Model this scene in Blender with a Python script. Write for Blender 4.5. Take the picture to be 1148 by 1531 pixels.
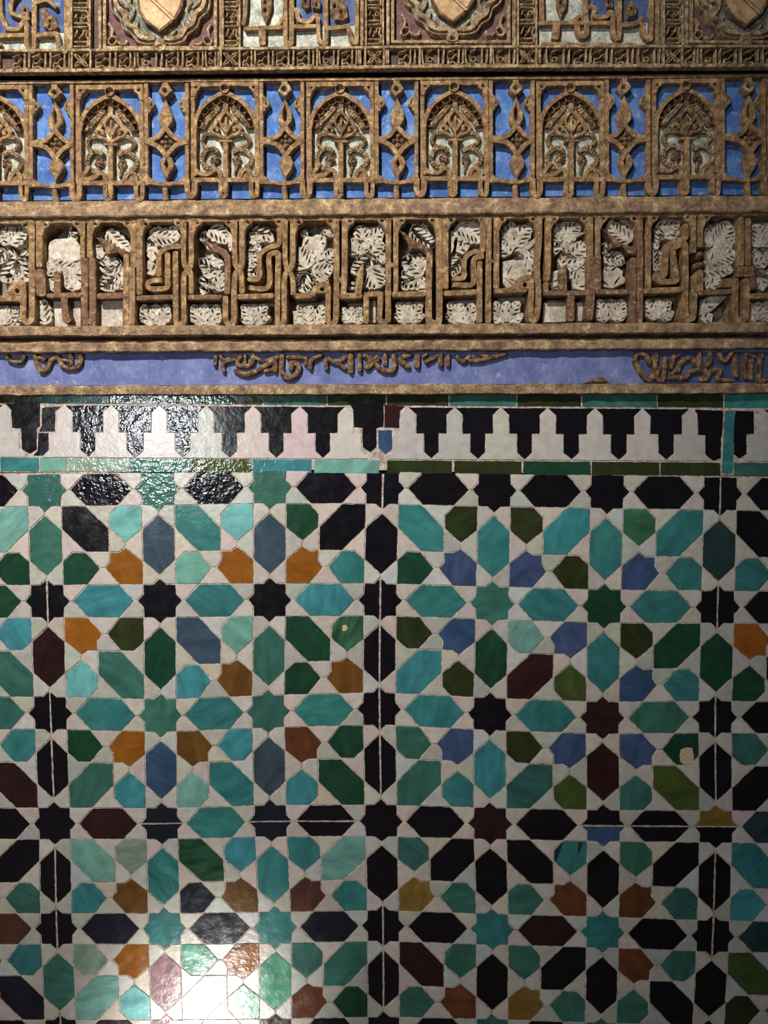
import bpy, math, random
from mathutils import Vector
from mathutils.geometry import tessellate_polygon

for o in list(bpy.data.objects):
    bpy.data.objects.remove(o, do_unlink=True)
scene = bpy.context.scene
COL = scene.collection
random.seed(7)

# ------------------------------------------------------------------ camera
F_PX = 1105.0                 # focal length for a frame of 1148 x 1531
PITCH = math.atan(0.0637)     # camera looks slightly down
DIST = 1.105                  # metres from the wall
CAM_Z = 1.5
cam_d = bpy.data.cameras.new('camera')
cam_d.sensor_fit = 'VERTICAL'
cam_d.sensor_height = 36.0
cam_d.sensor_width = 36.0
cam_d.lens = F_PX / 1531.0 * 36.0
cam_d.clip_start = 0.01
cam = bpy.data.objects.new('camera', cam_d)
cam.location = (0, -DIST, CAM_Z)
cam.rotation_euler = (math.pi / 2 - PITCH, 0, 0)
COL.objects.link(cam)
scene.camera = cam

# ------------------------------------------------------------------ world + lights + exposure
world = bpy.data.worlds.new('world')
scene.world = world
world.use_nodes = True
bg = world.node_tree.nodes['Background']
bg.inputs['Color'].default_value = (0.80, 0.86, 1.0, 1)
bg.inputs['Strength'].default_value = 0.04


def aim(o, target):
    d = Vector(target) - Vector(o.location)
    o.rotation_euler = d.to_track_quat('-Z', 'Y').to_euler()


def spot(name, loc, target, energy, color, size_deg, blend, radius):
    l = bpy.data.lights.new(name, 'SPOT')
    l.energy = energy
    l.color = color
    l.spot_size = math.radians(size_deg)
    l.spot_blend = blend
    l.shadow_soft_size = radius
    o = bpy.data.objects.new(name, l)
    o.location = loc
    aim(o, target)
    COL.objects.link(o)
    return o


def area(name, loc, target, energy, color, sx, sy):
    l = bpy.data.lights.new(name, 'AREA')
    l.shape = 'RECTANGLE'
    l.size, l.size_y = sx, sy
    l.energy = energy
    l.color = color
    o = bpy.data.objects.new(name, l)
    o.location = loc
    aim(o, target)
    COL.objects.link(o)
    return o


spot('ceiling_spotlight', (-0.66, -1.55, 3.0), (-0.46, 0, 2.06), 268, (1.0, 0.94, 0.87), 64, 1.0, 0.05)
area('window_light', (-1.24, -3.0, 1.70), (-0.2, 0, 1.4), 19, (0.92, 0.96, 1.0), 0.30, 0.24)
spot('floor_spotlight', (-0.46, -0.72, 0.045), (-0.29, 0, 0.62), 60, (1.0, 0.97, 0.92), 24, 1.0, 0.06)

vs = scene.view_settings
vs.view_transform = 'Standard'
vs.look = 'None'
vs.gamma = 1.0
vs.use_curve_mapping = False
vs.exposure = 0.0

# ------------------------------------------------------------------ measuring helpers
SP, CP = math.sin(PITCH), math.cos(PITCH)


def W(px, py, h=0.0):
    """wall point of a measured picture position on the plane h millimetres in front of the tile face"""
    u, v = px - 574.0, py - 765.5
    dy = F_PX * CP - v * SP
    t = (DIST - h * 0.001) / dy
    return u * t, CAM_Z + (-F_PX * SP - v * CP) * t


def C(ox, oy, s, pts):
    return [(ox + p[0] / s,) + (oy + p[1] / s,) + tuple(p[2:]) for p in pts]


def jit(a):
    return random.uniform(-a, a)


# ------------------------------------------------------------------ materials
def srgb(r, g, b):
    def f(c):
        c /= 255.0
        return c / 12.92 if c <= 0.04045 else ((c + 0.055) / 1.055) ** 2.4
    return (f(r), f(g), f(b), 1.0)


class NT:
    def __init__(self, name):
        m = bpy.data.materials.new(name)
        m.use_nodes = True
        self.m = m
        self.t = m.node_tree
        self.b = self.t.nodes['Principled BSDF']
        self.pos = self.n('ShaderNodeNewGeometry').outputs['Position']

    def n(self, typ, **kw):
        nd = self.t.nodes.new(typ)
        for k, v in kw.items():
            setattr(nd, k, v)
        return nd

    def l(self, a, b):
        self.t.links.new(a, b)

    def noise(self, scale, detail=4, rough=0.6, vec=None, dist=0.0):
        nd = self.n('ShaderNodeTexNoise')
        nd.inputs['Scale'].default_value = scale
        nd.inputs['Detail'].default_value = detail
        nd.inputs['Roughness'].default_value = rough
        nd.inputs['Distortion'].default_value = dist
        self.l(vec if vec else self.pos, nd.inputs['Vector'])
        return nd.outputs['Fac']

    def ramp(self, fac, stops):
        nd = self.n('ShaderNodeValToRGB')
        e = nd.color_ramp.elements
        while len(e) < len(stops):
            e.new(0.5)
        for i, (p, c) in enumerate(stops):
            e[i].position = p
            e[i].color = c
        self.l(fac, nd.inputs['Fac'])
        return nd.outputs['Color']

    def mix(self, fac, a, b, mode='MIX'):
        nd = self.n('ShaderNodeMix', data_type='RGBA', blend_type=mode)
        for sock, val in ((nd.inputs['Factor'], fac), (nd.inputs['A'], a), (nd.inputs['B'], b)):
            if isinstance(val, (int, float)):
                sock.default_value = val
            elif isinstance(val, tuple):
                sock.default_value = val
            else:
                self.l(val, sock)
        return nd.outputs['Result']

    def math(self, op, a, b=None):
        nd = self.n('ShaderNodeMath', operation=op)
        for i, v in enumerate((a, b)):
            if v is None:
                continue
            if isinstance(v, (int, float)):
                nd.inputs[i].default_value = v
            else:
                self.l(v, nd.inputs[i])
        return nd.outputs[0]

    def bump(self, h, strength, dist):
        nd = self.n('ShaderNodeBump')
        nd.inputs['Strength'].default_value = strength
        nd.inputs['Distance'].default_value = dist
        self.l(h, nd.inputs['Height'])
        self.l(nd.outputs['Normal'], self.b.inputs['Normal'])
        return nd

    def scaled(self, sx, sy, sz, offset=None):
        nd = self.n('ShaderNodeMapping')
        nd.inputs['Scale'].default_value = (sx, sy, sz)
        self.l(self.pos, nd.inputs['Vector'])
        out = nd.outputs['Vector']
        if offset is not None:
            ad = self.n('ShaderNodeVectorMath', operation='ADD')
            self.l(out, ad.inputs[0])
            self.l(offset, ad.inputs[1])
            out = ad.outputs['Vector']
        return out


MAT = {}


def plaster(name, stops, scale=40, rough=0.8, bump=0.5, dist=0.002, spots=None, spec=0.3, fine=420):
    k = NT(name)
    n1 = k.noise(scale, 6, 0.65)
    col = k.ramp(n1, stops)
    n2 = k.noise(scale * 4.1, 5, 0.75)
    col = k.mix(0.7, col, k.ramp(n2, [(0.32, (0.42, 0.40, 0.38, 1)), (0.5, (0.95, 0.95, 0.95, 1)), (0.68, (1.5, 1.48, 1.42, 1))]), 'MULTIPLY')
    if spots:
        pos, c2, sc = spots
        n3 = k.noise(sc, 3, 0.5)
        f = k.ramp(n3, [(pos, (0, 0, 0, 1)), (pos + 0.05, (1, 1, 1, 1))])
        col = k.mix(f, col, c2)
    k.l(col, k.b.inputs['Base Color'])
    k.b.inputs['Roughness'].default_value = rough
    k.b.inputs['Specular IOR Level'].default_value = spec
    k.bump(k.math('ADD', k.noise(fine, 5, 0.7), k.math('MULTIPLY', n2, 1.5)), bump, dist)
    MAT[name] = k.m
    return k


plaster('gilt', [(0.3, srgb(100, 74, 52)), (0.45, srgb(152, 120, 84)), (0.55, srgb(182, 146, 102)), (0.7, srgb(232, 202, 150))], 95, 0.5, 0.9, 0.0020,
        spots=(0.6, srgb(126, 96, 78), 160), spec=0.5)
plaster('gilt_pale', [(0.34, srgb(100, 80, 62)), (0.48, srgb(166, 138, 104)), (0.66, srgb(230, 206, 162))], 140, 0.55, 0.9, 0.0018,
        spots=(0.62, srgb(128, 104, 94), 170))
plaster('gilt_dark', [(0.34, srgb(72, 54, 42)), (0.5, srgb(132, 104, 76)), (0.66, srgb(198, 164, 118))], 140, 0.55, 0.9, 0.0018,
        spots=(0.62, srgb(106, 76, 68), 170))
plaster('bare_brown', [(0.34, srgb(92, 64, 50)), (0.5, srgb(128, 96, 74)), (0.66, srgb(160, 126, 98))], 110, 0.65, 0.7, 0.0016,
        spots=(0.6, srgb(178, 146, 102), 150))
plaster('moulding', [(0.34, srgb(114, 90, 72)), (0.45, srgb(156, 128, 100)), (0.55, srgb(184, 154, 118)), (0.68, srgb(232, 206, 160))], 60, 0.55, 0.9, 0.0024,
        spots=(0.6, srgb(146, 114, 98), 95), spec=0.45)
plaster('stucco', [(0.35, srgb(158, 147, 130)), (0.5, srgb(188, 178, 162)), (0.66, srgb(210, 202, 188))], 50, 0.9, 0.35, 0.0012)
plaster('stucco_shaded', [(0.35, srgb(96, 88, 78)), (0.5, srgb(132, 122, 110)), (0.66, srgb(160, 150, 136))], 60, 0.95, 0.4, 0.0014)  # darker stucco: shade of the gaps behind the leaves put into the colour
plaster('pale_ground', [(0.35, srgb(128, 132, 122)), (0.5, srgb(172, 176, 164)), (0.68, srgb(208, 210, 196))], 60, 0.9, 0.4, 0.0012)
plaster('maroon_ground', [(0.3, srgb(84, 56, 58)), (0.6, srgb(118, 86, 84)), (0.8, srgb(142, 110, 98))], 60, 0.8, 0.5, 0.0015)
plaster('teal_ground', [(0.38, srgb(78, 86, 80)), (0.5, srgb(118, 122, 112)), (0.64, srgb(172, 174, 160))], 70, 0.85, 0.4, 0.0012)
plaster('shield_cream', [(0.35, srgb(170, 134, 94)), (0.5, srgb(184, 150, 108)), (0.68, srgb(200, 168, 126))], 30, 0.6, 0.2, 0.0008)
plaster('dark_wood', [(0.35, srgb(40, 28, 20)), (0.5, srgb(66, 48, 34)), (0.68, srgb(112, 84, 54))], 30, 0.5, 0.4, 0.0016)
plaster('wall_plaster', [(0.3, srgb(150, 138, 124)), (0.7, srgb(182, 170, 154))], 8, 0.9, 0.3, 0.002)
plaster('stone_floor', [(0.3, srgb(120, 108, 96)), (0.7, srgb(160, 148, 134))], 6, 0.6, 0.2, 0.002)
plaster('mortar', [(0.36, srgb(150, 134, 122)), (0.5, srgb(196, 180, 168)), (0.64, srgb(220, 206, 196))], 110, 0.95, 0.5, 0.0012)
plaster('chip_cream', [(0.3, srgb(205, 180, 140)), (0.7, srgb(232, 212, 176))], 200, 0.95, 0.5, 0.001)


def blue_paint(name, c_dark, c_mid, c_light, c_worn, worn):
    k = NT(name)
    n1 = k.noise(30, 6, 0.65)
    col = k.ramp(n1, [(0.3, c_dark), (0.5, c_mid), (0.72, c_light)])
    st = k.noise(1.0, 5, 0.7, k.scaled(160, 160, 45))
    col = k.mix(k.ramp(st, [(0.5, (0, 0, 0, 1)), (0.75, (0.5, 0.5, 0.5, 1))]), col, c_light)
    w = k.noise(75, 6, 0.75)
    col = k.mix(k.ramp(w, [(worn, (0, 0, 0, 1)), (worn + 0.12, (0.75, 0.75, 0.75, 1))]), col, c_worn)
    k.l(col, k.b.inputs['Base Color'])
    k.b.inputs['Roughness'].default_value = 0.75
    k.b.inputs['Specular IOR Level'].default_value = 0.3
    k.bump(k.math('ADD', k.noise(300, 5, 0.7), k.math('MULTIPLY', st, 1.2)), 0.5, 0.002)
    MAT[name] = k.m


blue_paint('blue', srgb(48, 78, 140), srgb(70, 108, 172), srgb(118, 156, 204), srgb(176, 192, 208), 0.57)
blue_paint('blue_worn', srgb(40, 54, 92), srgb(60, 78, 122), srgb(98, 120, 150), srgb(160, 168, 160), 0.54)
blue_paint('blue_band', srgb(86, 96, 146), srgb(104, 116, 166), srgb(138, 148, 188), srgb(190, 190, 202), 0.58)
blue_paint('blue_deep', srgb(48, 58, 92), srgb(66, 78, 118), srgb(98, 110, 150), srgb(150, 150, 156), 0.64)

# glazed coloured tile : colour comes from the object's own colour
def glaze(name, streak, rough, bump, stripe=None):
    k = NT(name)
    oi = k.n('ShaderNodeObjectInfo')
    cmb = k.n('ShaderNodeCombineXYZ')
    r = k.math('MULTIPLY', oi.outputs['Random'], 37.0)
    k.l(r, cmb.inputs[0]); k.l(r, cmb.inputs[2])
    rot = k.n('ShaderNodeVectorRotate', rotation_type='Y_AXIS')
    k.l(k.pos, rot.inputs['Vector'])
    k.l(k.math('MULTIPLY', oi.outputs['Random'], 93.0), rot.inputs['Angle'])
    mp = k.n('ShaderNodeMapping')
    mp.inputs['Scale'].default_value = (15, 15, 62)
    k.l(rot.outputs[0], mp.inputs['Vector'])
    ad = k.n('ShaderNodeVectorMath', operation='ADD')
    k.l(mp.outputs[0], ad.inputs[0]); k.l(cmb.outputs[0], ad.inputs[1])
    st = k.noise(1.0, 4, 0.55, ad.outputs[0], 0.6)
    cl = k.noise(38, 4, 0.6)
    base = oi.outputs['Color']
    lo, hi = 1.0 - streak, 1.0 + streak
    col = k.mix(1.0, base, k.ramp(st, [(0.3, (lo, lo, lo, 1)), (0.7, (hi, hi, hi, 1))]), 'MULTIPLY')
    col = k.mix(1.0, col, k.ramp(cl, [(0.3, (0.82, 0.82, 0.82, 1)), (0.7, (1.18, 1.18, 1.18, 1))]), 'MULTIPLY')
    if stripe:
        mp.inputs['Scale'].default_value = (4, 4, 58)
        col = k.mix(k.ramp(st, [(0.54, (0, 0, 0, 1)), (0.58, (0.92, 0.92, 0.92, 1))]), col, stripe)
    sp = k.noise(430, 2, 0.5)
    col = k.mix(k.ramp(sp, [(0.765, (0, 0, 0, 1)), (0.79, (0.6, 0.6, 0.6, 1))]), col, srgb(190, 180, 165))
    k.l(col, k.b.inputs['Base Color'])
    rr = k.ramp(k.noise(55, 4, 0.6), [(0.35, (rough, rough, rough, 1)), (0.75, (rough + 0.14,) * 3 + (1,))])
    k.l(rr, k.b.inputs['Roughness'])
    k.b.inputs['Specular IOR Level'].default_value = 0.5
    k.bump(k.math('ADD', k.noise(95, 2, 0.5), k.math('MULTIPLY', k.noise(260, 2, 0.5), 0.35)), bump, 0.004)
    MAT[name] = k.m


glaze('glaze', 0.24, 0.12, 0.07)
glaze('glaze_rippled', 0.2, 0.07, 0.19)
glaze('glaze_streaked', 0.6, 0.12, 0.1)
glaze('glaze_striped', 0.3, 0.12, 0.1, srgb(34, 38, 50))

k = NT('white_glaze')
oi = k.n('ShaderNodeObjectInfo')
cl = k.noise(60, 5, 0.65)
col = k.mix(1.0, oi.outputs['Color'], k.ramp(cl, [(0.3, (0.82, 0.80, 0.79, 1)), (0.65, (1.06, 1.06, 1.06, 1))]), 'MULTIPLY')
sp = k.noise(330, 3, 0.6)
col = k.mix(k.ramp(sp, [(0.7, (0, 0, 0, 1)), (0.76, (0.5, 0.5, 0.5, 1))]), col, srgb(120, 100, 90))
k.l(col, k.b.inputs['Base Color'])
k.b.inputs['Roughness'].default_value = 0.22
k.bump(k.math('ADD', k.noise(95, 2, 0.5), k.math('MULTIPLY', k.noise(420, 3, 0.6), 0.3)), 0.11, 0.004)
MAT['white_glaze'] = k.m

# ------------------------------------------------------------------ object builders
WLOC = {}


def link_obj(name, data, parent, loc):
    o = bpy.data.objects.new(name, data)
    COL.objects.link(o)
    if parent is not None:
        o.parent = parent
        o.location = Vector(loc) - WLOC[parent.name]
    else:
        o.location = loc
    WLOC[o.name] = Vector(loc)
    return o


def tag(o, label=None, cat=None, kind=None):
    if label: o['label'] = label
    if cat: o['category'] = cat
    if kind: o['kind'] = kind
    return o


class MB:
    """collects geometry in world coordinates, then links it as one mesh object"""

    def __init__(self):
        self.v, self.f = [], []

    def add(self, verts, faces):
        b = len(self.v)
        self.v += verts
        self.f += [tuple(b + i for i in f) for f in faces]

    def build(self, name, mat, parent=None, smooth=None, origin=None):
        n = len(self.v)
        if origin is None:
            lo = [min(v[i] for v in self.v) for i in range(3)]
            hi = [max(v[i] for v in self.v) for i in range(3)]
            origin = ((lo[0] + hi[0]) / 2, hi[1], lo[2])
        me = bpy.data.meshes.new(name)
        me.from_pydata([(v[0] - origin[0], v[1] - origin[1], v[2] - origin[2]) for v in self.v], [], self.f)
        me.materials.append(MAT[mat])
        if smooth:
            me.polygons.foreach_set('use_smooth', [True] * len(me.polygons))
            me.set_sharp_from_angle(angle=math.radians(smooth))
        me.update()
        return link_obj(name, me, parent, origin)


def empty(name, loc, parent=None):
    o = link_obj(name, None, parent, loc)
    o.empty_display_size = 0.05
    return o


def P3(px, py, hmap, h):
    x, z = W(px, py, hmap)
    return (x, -h * 0.001, z)


def area2(p):
    return sum(p[i][0] * p[(i + 1) % len(p)][1] - p[(i + 1) % len(p)][0] * p[i][1] for i in range(len(p))) * 0.5


def inset(poly, d):
    """offset a closed outline inwards by d"""
    s = 1 if area2(poly) > 0 else -1
    n = len(poly)
    out = []
    for i in range(n):
        a, b, c = poly[i - 1], poly[i], poly[(i + 1) % n]
        e1 = (b[0] - a[0], b[1] - a[1]); e2 = (c[0] - b[0], c[1] - b[1])
        l1 = math.hypot(*e1) or 1e-6; l2 = math.hypot(*e2) or 1e-6
        n1 = (-e1[1] / l1 * s, e1[0] / l1 * s); n2 = (-e2[1] / l2 * s, e2[0] / l2 * s)
        m = (n1[0] + n2[0], n1[1] + n2[1])
        den = 1 + n1[0] * n2[0] + n1[1] * n2[1]
        if den < 0.35: den = 0.35
        out.append((b[0] + m[0] / den * d, b[1] + m[1] / den * d))
    return out


def densify(poly, step, wob):
    out = []
    n = len(poly)
    for i in range(n):
        a, b = poly[i], poly[(i + 1) % n]
        l = math.hypot(b[0] - a[0], b[1] - a[1])
        k = max(1, int(l / step + 0.5))
        for j in range(k):
            t = j / k
            w = wob
            out.append((a[0] + (b[0] - a[0]) * t + jit(w), a[1] + (b[1] - a[1]) * t + jit(w)))
    return out


def smooth_path(p, sub=4, closed=False):
    """Catmull-Rom through the points (any number of components)"""
    n = len(p)
    if n < 3: return list(p)
    out = []
    rng = range(n) if closed else range(n - 1)
    for i in rng:
        p0 = p[(i - 1) % n] if closed or i > 0 else p[0]
        p1 = p[i]
        p2 = p[(i + 1) % n]
        p3 = p[(i + 2) % n] if closed or i + 2 < n else p[n - 1]
        for j in range(sub):
            t = j / sub
            out.append(tuple(0.5 * (2 * b + (c - a) * t + (2 * a - 5 * b + 4 * c - d) * t * t + (3 * b - a - 3 * c + d) * t ** 3)
                             for a, b, c, d in zip(p0, p1, p2, p3)))
    if not closed: out.append(tuple(p[-1]))
    return out


PROF = {
    'flat': [(-1, None), (-1, 0.72), (-0.84, 1), (0, 1.03), (0.84, 1), (1, 0.72), (1, None)],
    'round': [(-1, None), (-0.92, 0.45), (-0.6, 0.85), (0, 1), (0.6, 0.85), (0.92, 0.45), (1, None)],
    'groove': [(-1, None), (-0.95, 0.7), (-0.75, 1), (-0.34, 1), (-0.14, 0.45), (0.14, 0.45), (0.34, 1), (0.75, 1), (0.95, 0.7), (1, None)],
}


def stroke(mb, pts, w, h0, h1, prof='flat', curve=True, cap=True, bev=None, wear=0.35, rib=0, step=None):
    """raised ribbon along a path given in picture px; w px wide, from h0 to h1 mm"""
    p = [tuple(q[:2]) + ((q[2] if len(q) > 2 else 1.0),) for q in pts]
    if curve and len(p) > 2:
        p = smooth_path(p, 5)
    # resample
    st = step or max(2.2, w * 0.5)
    q = [p[0]]
    for a, b in zip(p, p[1:]):
        l = math.hypot(b[0] - a[0], b[1] - a[1])
        k = max(1, int(l / st + 0.5)) if not curve or len(pts) < 3 else (1 if l >= 0.6 else 0)
        for j in range(1, k + 1):
            t = j / k
            q.append(tuple(a[i] + (b[i] - a[i]) * t for i in range(3)))
    if len(q) < 2: q.append((p[-1][0] + 0.1, p[-1][1], p[-1][2]))
    if cap:
        def ext(e, i):
            d = (e[0] - i[0], e[1] - i[1]); l = math.hypot(*d) or 1
            d = (d[0] / l, d[1] / l); r = w * 0.5 * e[2]
            return [(e[0] + d[0] * r * a, e[1] + d[1] * r * a, e[2] * b) for a, b in ((0.0, 0.98), (0.3, 0.72), (0.42, 0.3))]
        q = list(reversed(ext(q[0], q[1]))) + q[1:-1] + ext(q[-1], q[-2])
    pr = PROF[prof]
    bev = bev if bev is not None else min(2.6, (h1 - h0) * 0.45)
    verts, faces = [], []
    m = len(pr)
    for i, c in enumerate(q):
        a = q[max(0, i - 1)]; b = q[min(len(q) - 1, i + 1)]
        d = (b[0] - a[0], b[1] - a[1]); l = math.hypot(*d) or 1
        nx, ny = -d[1] / l, d[0] / l
        hw = w * 0.5 * c[2]
        lift = (rib if i % 2 else -rib) + jit(wear * 0.9)
        for t, hv in pr:
            px = c[0] + nx * hw * t + jit(wear * 0.6); py = c[1] + ny * hw * t + jit(wear * 0.6)
            h = h0 if hv is None else h1 - bev * (1 - hv) * 2 + lift
            verts.append(P3(px, py, h1, h))
    for i in range(len(q) - 1):
        for j in range(m - 1):
            x = i * m + j
            faces.append((x, x + 1, x + m + 1, x + m))
    faces.append(tuple(range(m)))
    faces.append(tuple(reversed(range((len(q) - 1) * m, len(q) * m))))
    mb.add(verts, faces)


def plate(mb, outer, h0, h1, holes=(), bev=1.0, wear=0.25, step=6, hole_step=3.0, tilt=0.0, bin_=None):
    """raised flat piece with an outline in picture px and optional holes"""
    bi = bev * 0.8 if bin_ is None else bin_
    outer = densify(outer, step, wear) if step else list(outer)
    loops = [outer] + [densify(hh, hole_step, 0.1) for hh in holes]
    verts, faces, tops, allv = [], [], [], []
    ta, tb = jit(tilt), jit(tilt)
    cx = sum(p[0] for p in outer) / len(outer); cy = sum(p[1] for p in outer) / len(outer)
    for li, lp in enumerate(loops):
        inn = inset(lp, bi) if li == 0 else inset(lp, -bi)
        n = len(lp); b = len(verts)
        for ring, hh in ((lp, h0), (lp, h1 - bev), (inn, h1)):
            for p in ring:
                hz = hh if hh == h0 else hh + ta * (p[0] - cx) + tb * (p[1] - cy)
                verts.append(P3(p[0], p[1], h1, hz))
        for r in range(2):
            for i in range(n):
                j = (i + 1) % n
                faces.append((b + r * n + i, b + r * n + j, b + (r + 1) * n + j, b + (r + 1) * n + i))
        tops.append([Vector((p[0], p[1], 0)) for p in inn])
        allv += [b + 2 * n + i for i in range(n)]
    for tri in tessellate_polygon(tops):
        faces.append(tuple(allv[i] for i in tri))
    mb.add(verts, faces)


def dome(mb, cx, cy, rx, ry, h0, h1, seg=10, rings=3, wear=0.2):
    verts, faces = [], []
    for r in range(rings + 1):
        a = r / (rings + 0.0) * math.pi / 2
        rr = math.cos(a * 0.93); hh = h0 + (h1 - h0) * math.sin(a) if r else h0
        for i in range(seg):
            t = 2 * math.pi * i / seg
            verts.append(P3(cx + rx * rr * math.cos(t) + jit(wear * 0.4), cy + ry * rr * math.sin(t) + jit(wear * 0.4), h1, hh))
    for r in range(rings):
        for i in range(seg):
            j = (i + 1) % seg
            faces.append((r * seg + i, r * seg + j, (r + 1) * seg + j, (r + 1) * seg + i))
    faces.append(tuple(rings * seg + i for i in range(seg)))
    mb.add(verts, faces)


def cup(mb, cx, cy, r, hb, hr, hd, seg=10):
    """round hollow with a raised rim"""
    verts, faces = [], []
    prof = [(1.0, hb), (1.0, hr - 1), (0.97, hr), (0.88, hr - 0.2), (0.85, hr - 2.5), (0.82, hd), (0.05, hd)]
    for rr, hh in prof:
        for i in range(seg):
            t = 2 * math.pi * i / seg
            verts.append(P3(cx + r * rr * math.cos(t) + jit(0.12), cy + r * rr * math.sin(t) + jit(0.12), hr, hh))
    for k in range(len(prof) - 1):
        for i in range(seg):
            j = (i + 1) % seg
            faces.append((k * seg + i, k * seg + j, (k + 1) * seg + j, (k + 1) * seg + i))
    faces.append(tuple((len(prof) - 1) * seg + i for i in range(seg)))
    mb.add(verts, faces)


def slab(mb, quad, h0, h1):
    """flat block: four picture px corners measured on its front face"""
    v = [P3(p[0], p[1], h1, h1) for p in quad] + [P3(p[0], p[1], h1, h0) for p in quad]
    mb.add(v, [(0, 1, 2, 3), (7, 6, 5, 4), (0, 4, 5, 1), (1, 5, 6, 2), (2, 6, 7, 3), (3, 7, 4, 0)])


def box(mb, x0, x1, y0, y1, z0, z1):
    v = [(x, y, z) for x in (x0, x1) for y in (y0, y1) for z in (z0, z1)]
    mb.add(v, [(0, 1, 3, 2), (4, 6, 7, 5), (0, 4, 5, 1), (2, 3, 7, 6), (0, 2, 6, 4), (1, 5, 7, 3)])


# ------------------------------------------------------------------ setting
mb = MB(); box(mb, -1.6, 1.6, 0.026, 0.3, 0, 2.7)
tag(mb.build('wall_back', 'wall_plaster'), kind='structure', label='plain masonry wall behind the tiles and carved plaster')
mb = MB(); box(mb, -1.6, 1.6, -3.6, 0.3, -0.1, 0)
tag(mb.build('floor', 'stone_floor'), kind='structure', label='stone floor in front of the tiled wall')

# ------------------------------------------------------------------ zellige mosaic
STAR = {  # measured star centres, picture px: row -> columns 0..6
    0: [(66, 733), (236, 731), (403, 728), (572, 729), (739, 733), (908, 735), (1077, 738)],
    1: [(70.5, 899), (239, 898), (403, 897), (568, 897), (736, 902), (903, 907), (1073, 908)],
    2: [(75, 1066), (240, 1071), (400, 1064), (567, 1059), (732, 1068), (900.5, 1074), (1069, 1072)],
    3: [(81.5, 1232), (241.5, 1232), (404, 1228), (570, 1228), (732, 1232), (902.4, 1235), (1070.6, 1236)],
    4: [(84, 1388.6), (245.3, 1389), (412, 1387), (572.7, 1384), (736, 1390), (901, 1394), (1066, 1401)],
    5: [(91, 1548), (249.5, 1548), (412, 1547), (573.5, 1544), (735.5, 1547), (898, 1553), (1058, 1556)],
}
GRID = {}
for r, row in STAR.items():
    for c, p in enumerate(row):
        GRID[(c, r)] = p
    GRID[(-1, r)] = (2 * row[0][0] - row[1][0], row[0][1] + 1)
    GRID[(7, r)] = (2 * row[6][0] - row[5][0], row[6][1] + 2)
for c in range(-1, 8):
    a, b = GRID[(c, 4)], GRID[(c, 5)]
    GRID[(c, 6)] = (b[0] * 1.97 - a[0] * 0.97, b[1] * 1.97 - a[1] * 0.97)
    a, b = GRID[(c, 0)], GRID[(c, 1)]
    GRID[(c, -1)] = (2 * a[0] - b[0], 2 * a[1] - b[1])


def L(gx, gy):
    c = min(6, max(-1, math.floor(gx))); r = min(5, max(-1, math.floor(gy)))
    s, t = gx - c, gy - r
    p00, p10, p01, p11 = GRID[(c, r)], GRID[(c + 1, r)], GRID[(c, r + 1)], GRID[(c + 1, r + 1)]
    return tuple((p00[i] * (1 - s) + p10[i] * s) * (1 - t) + (p01[i] * (1 - s) + p11[i] * s) * t for i in (0, 1))


PAL = {
    'K': (20, 18, 23), 'k': (28, 30, 42), 'N': (62, 80, 94), 'M': (50, 28, 29), 'T': (58, 124, 122), 't': (116, 168, 156),
    'A': (66, 138, 146), 'a': (116, 184, 180), 'G': (60, 108, 96), 'g': (136, 158, 138), 'D': (30, 68, 48), 'd': (60, 106, 76),
    'O': (48, 56, 30), 'o': (72, 88, 42), 'B': (150, 90, 28), 'b': (106, 70, 32), 'r': (100, 58, 36), 'R': (86, 56, 46),
    'S': (66, 82, 118), 'Y': (132, 104, 48), 'P': (150, 112, 120), 'E': (76, 150, 118), 'Q': (40, 60, 62), 'Z': (58, 84, 116),  # P: maroon glaze with the floor spotlight's brightening put into its colour
}
CELLS = {  # row -> columns -1..6: corner of the long hexagon, then glaze of the TL TR BL BR pieces
    0: ['TR KtBD', 'TL KaDB', 'TL TatB', 'TR DKBT', 'TL TODS', 'TR OASO', 'TR dTST', 'TL KOTS'],
    1: ['BR BATG', 'BR BOaG', 'TL NtAb', 'TL DdDb', 'BL OZAO', 'BL tSMo', 'TR ODZT', 'BR BODK'],
    2: ['BR BTDM', 'BL DBGA', 'BR bAtT', 'BR rDAD', 'BL GSGT', 'BL OSGo', 'BR SDGo', 'BL GBKD'],
    3: ['TR DKBG', 'TL tgTb', 'TL DAkb', 'TR TtRT', 'TR GKYG', 'TL KTGr', 'TR GKrG', 'TL TDAb'],
    4: ['BR BTGk', 'BL gBta', 'BL EBaE', 'TR GGrD', 'TL MGGr', 'TR GKYG', 'BR rGGK', 'TL oDOb'],
}
STARS = {0: 'GGGKKKK', 1: 'KKKKGDK', 2: 'KGGKKMK', 3: 'KkkKMKY', 4: 'KTTKTTK', 5: 'KPMKGGK'}
HHEX = {0: 'KKKKKKKK', 1: 'DATATTTK', 2: 'GTTTTTGK', 3: 'KMTKKKKQ', 4: 'RkkkKMKQ', 5: 'KMPKKKKK'}
VHEX = {0: 'GNNKTTQ', 1: 'MDGKDTD', 2: 'KZNKAMK', 3: 'KTTKKKK', 4: 'GPEKKKK'}
VSPLIT_STAR = {(0, 1), (0, 4), (0, 5), (3, 0), (3, 1), (3, 2), (3, 4), (6, 0), (6, 1), (6, 2), (6, 4), (0, 2)}
VSPLIT_HEX = {(0, 2), (0, 3), (3, 1), (3, 2), (3, 4), (6, 2), (6, 3)}
HSPLIT_STAR = {(1, 3), (2, 3), (5, 3), (6, 3)}
HSPLIT_HEX = {(2, 3), (5, 3)}

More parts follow.
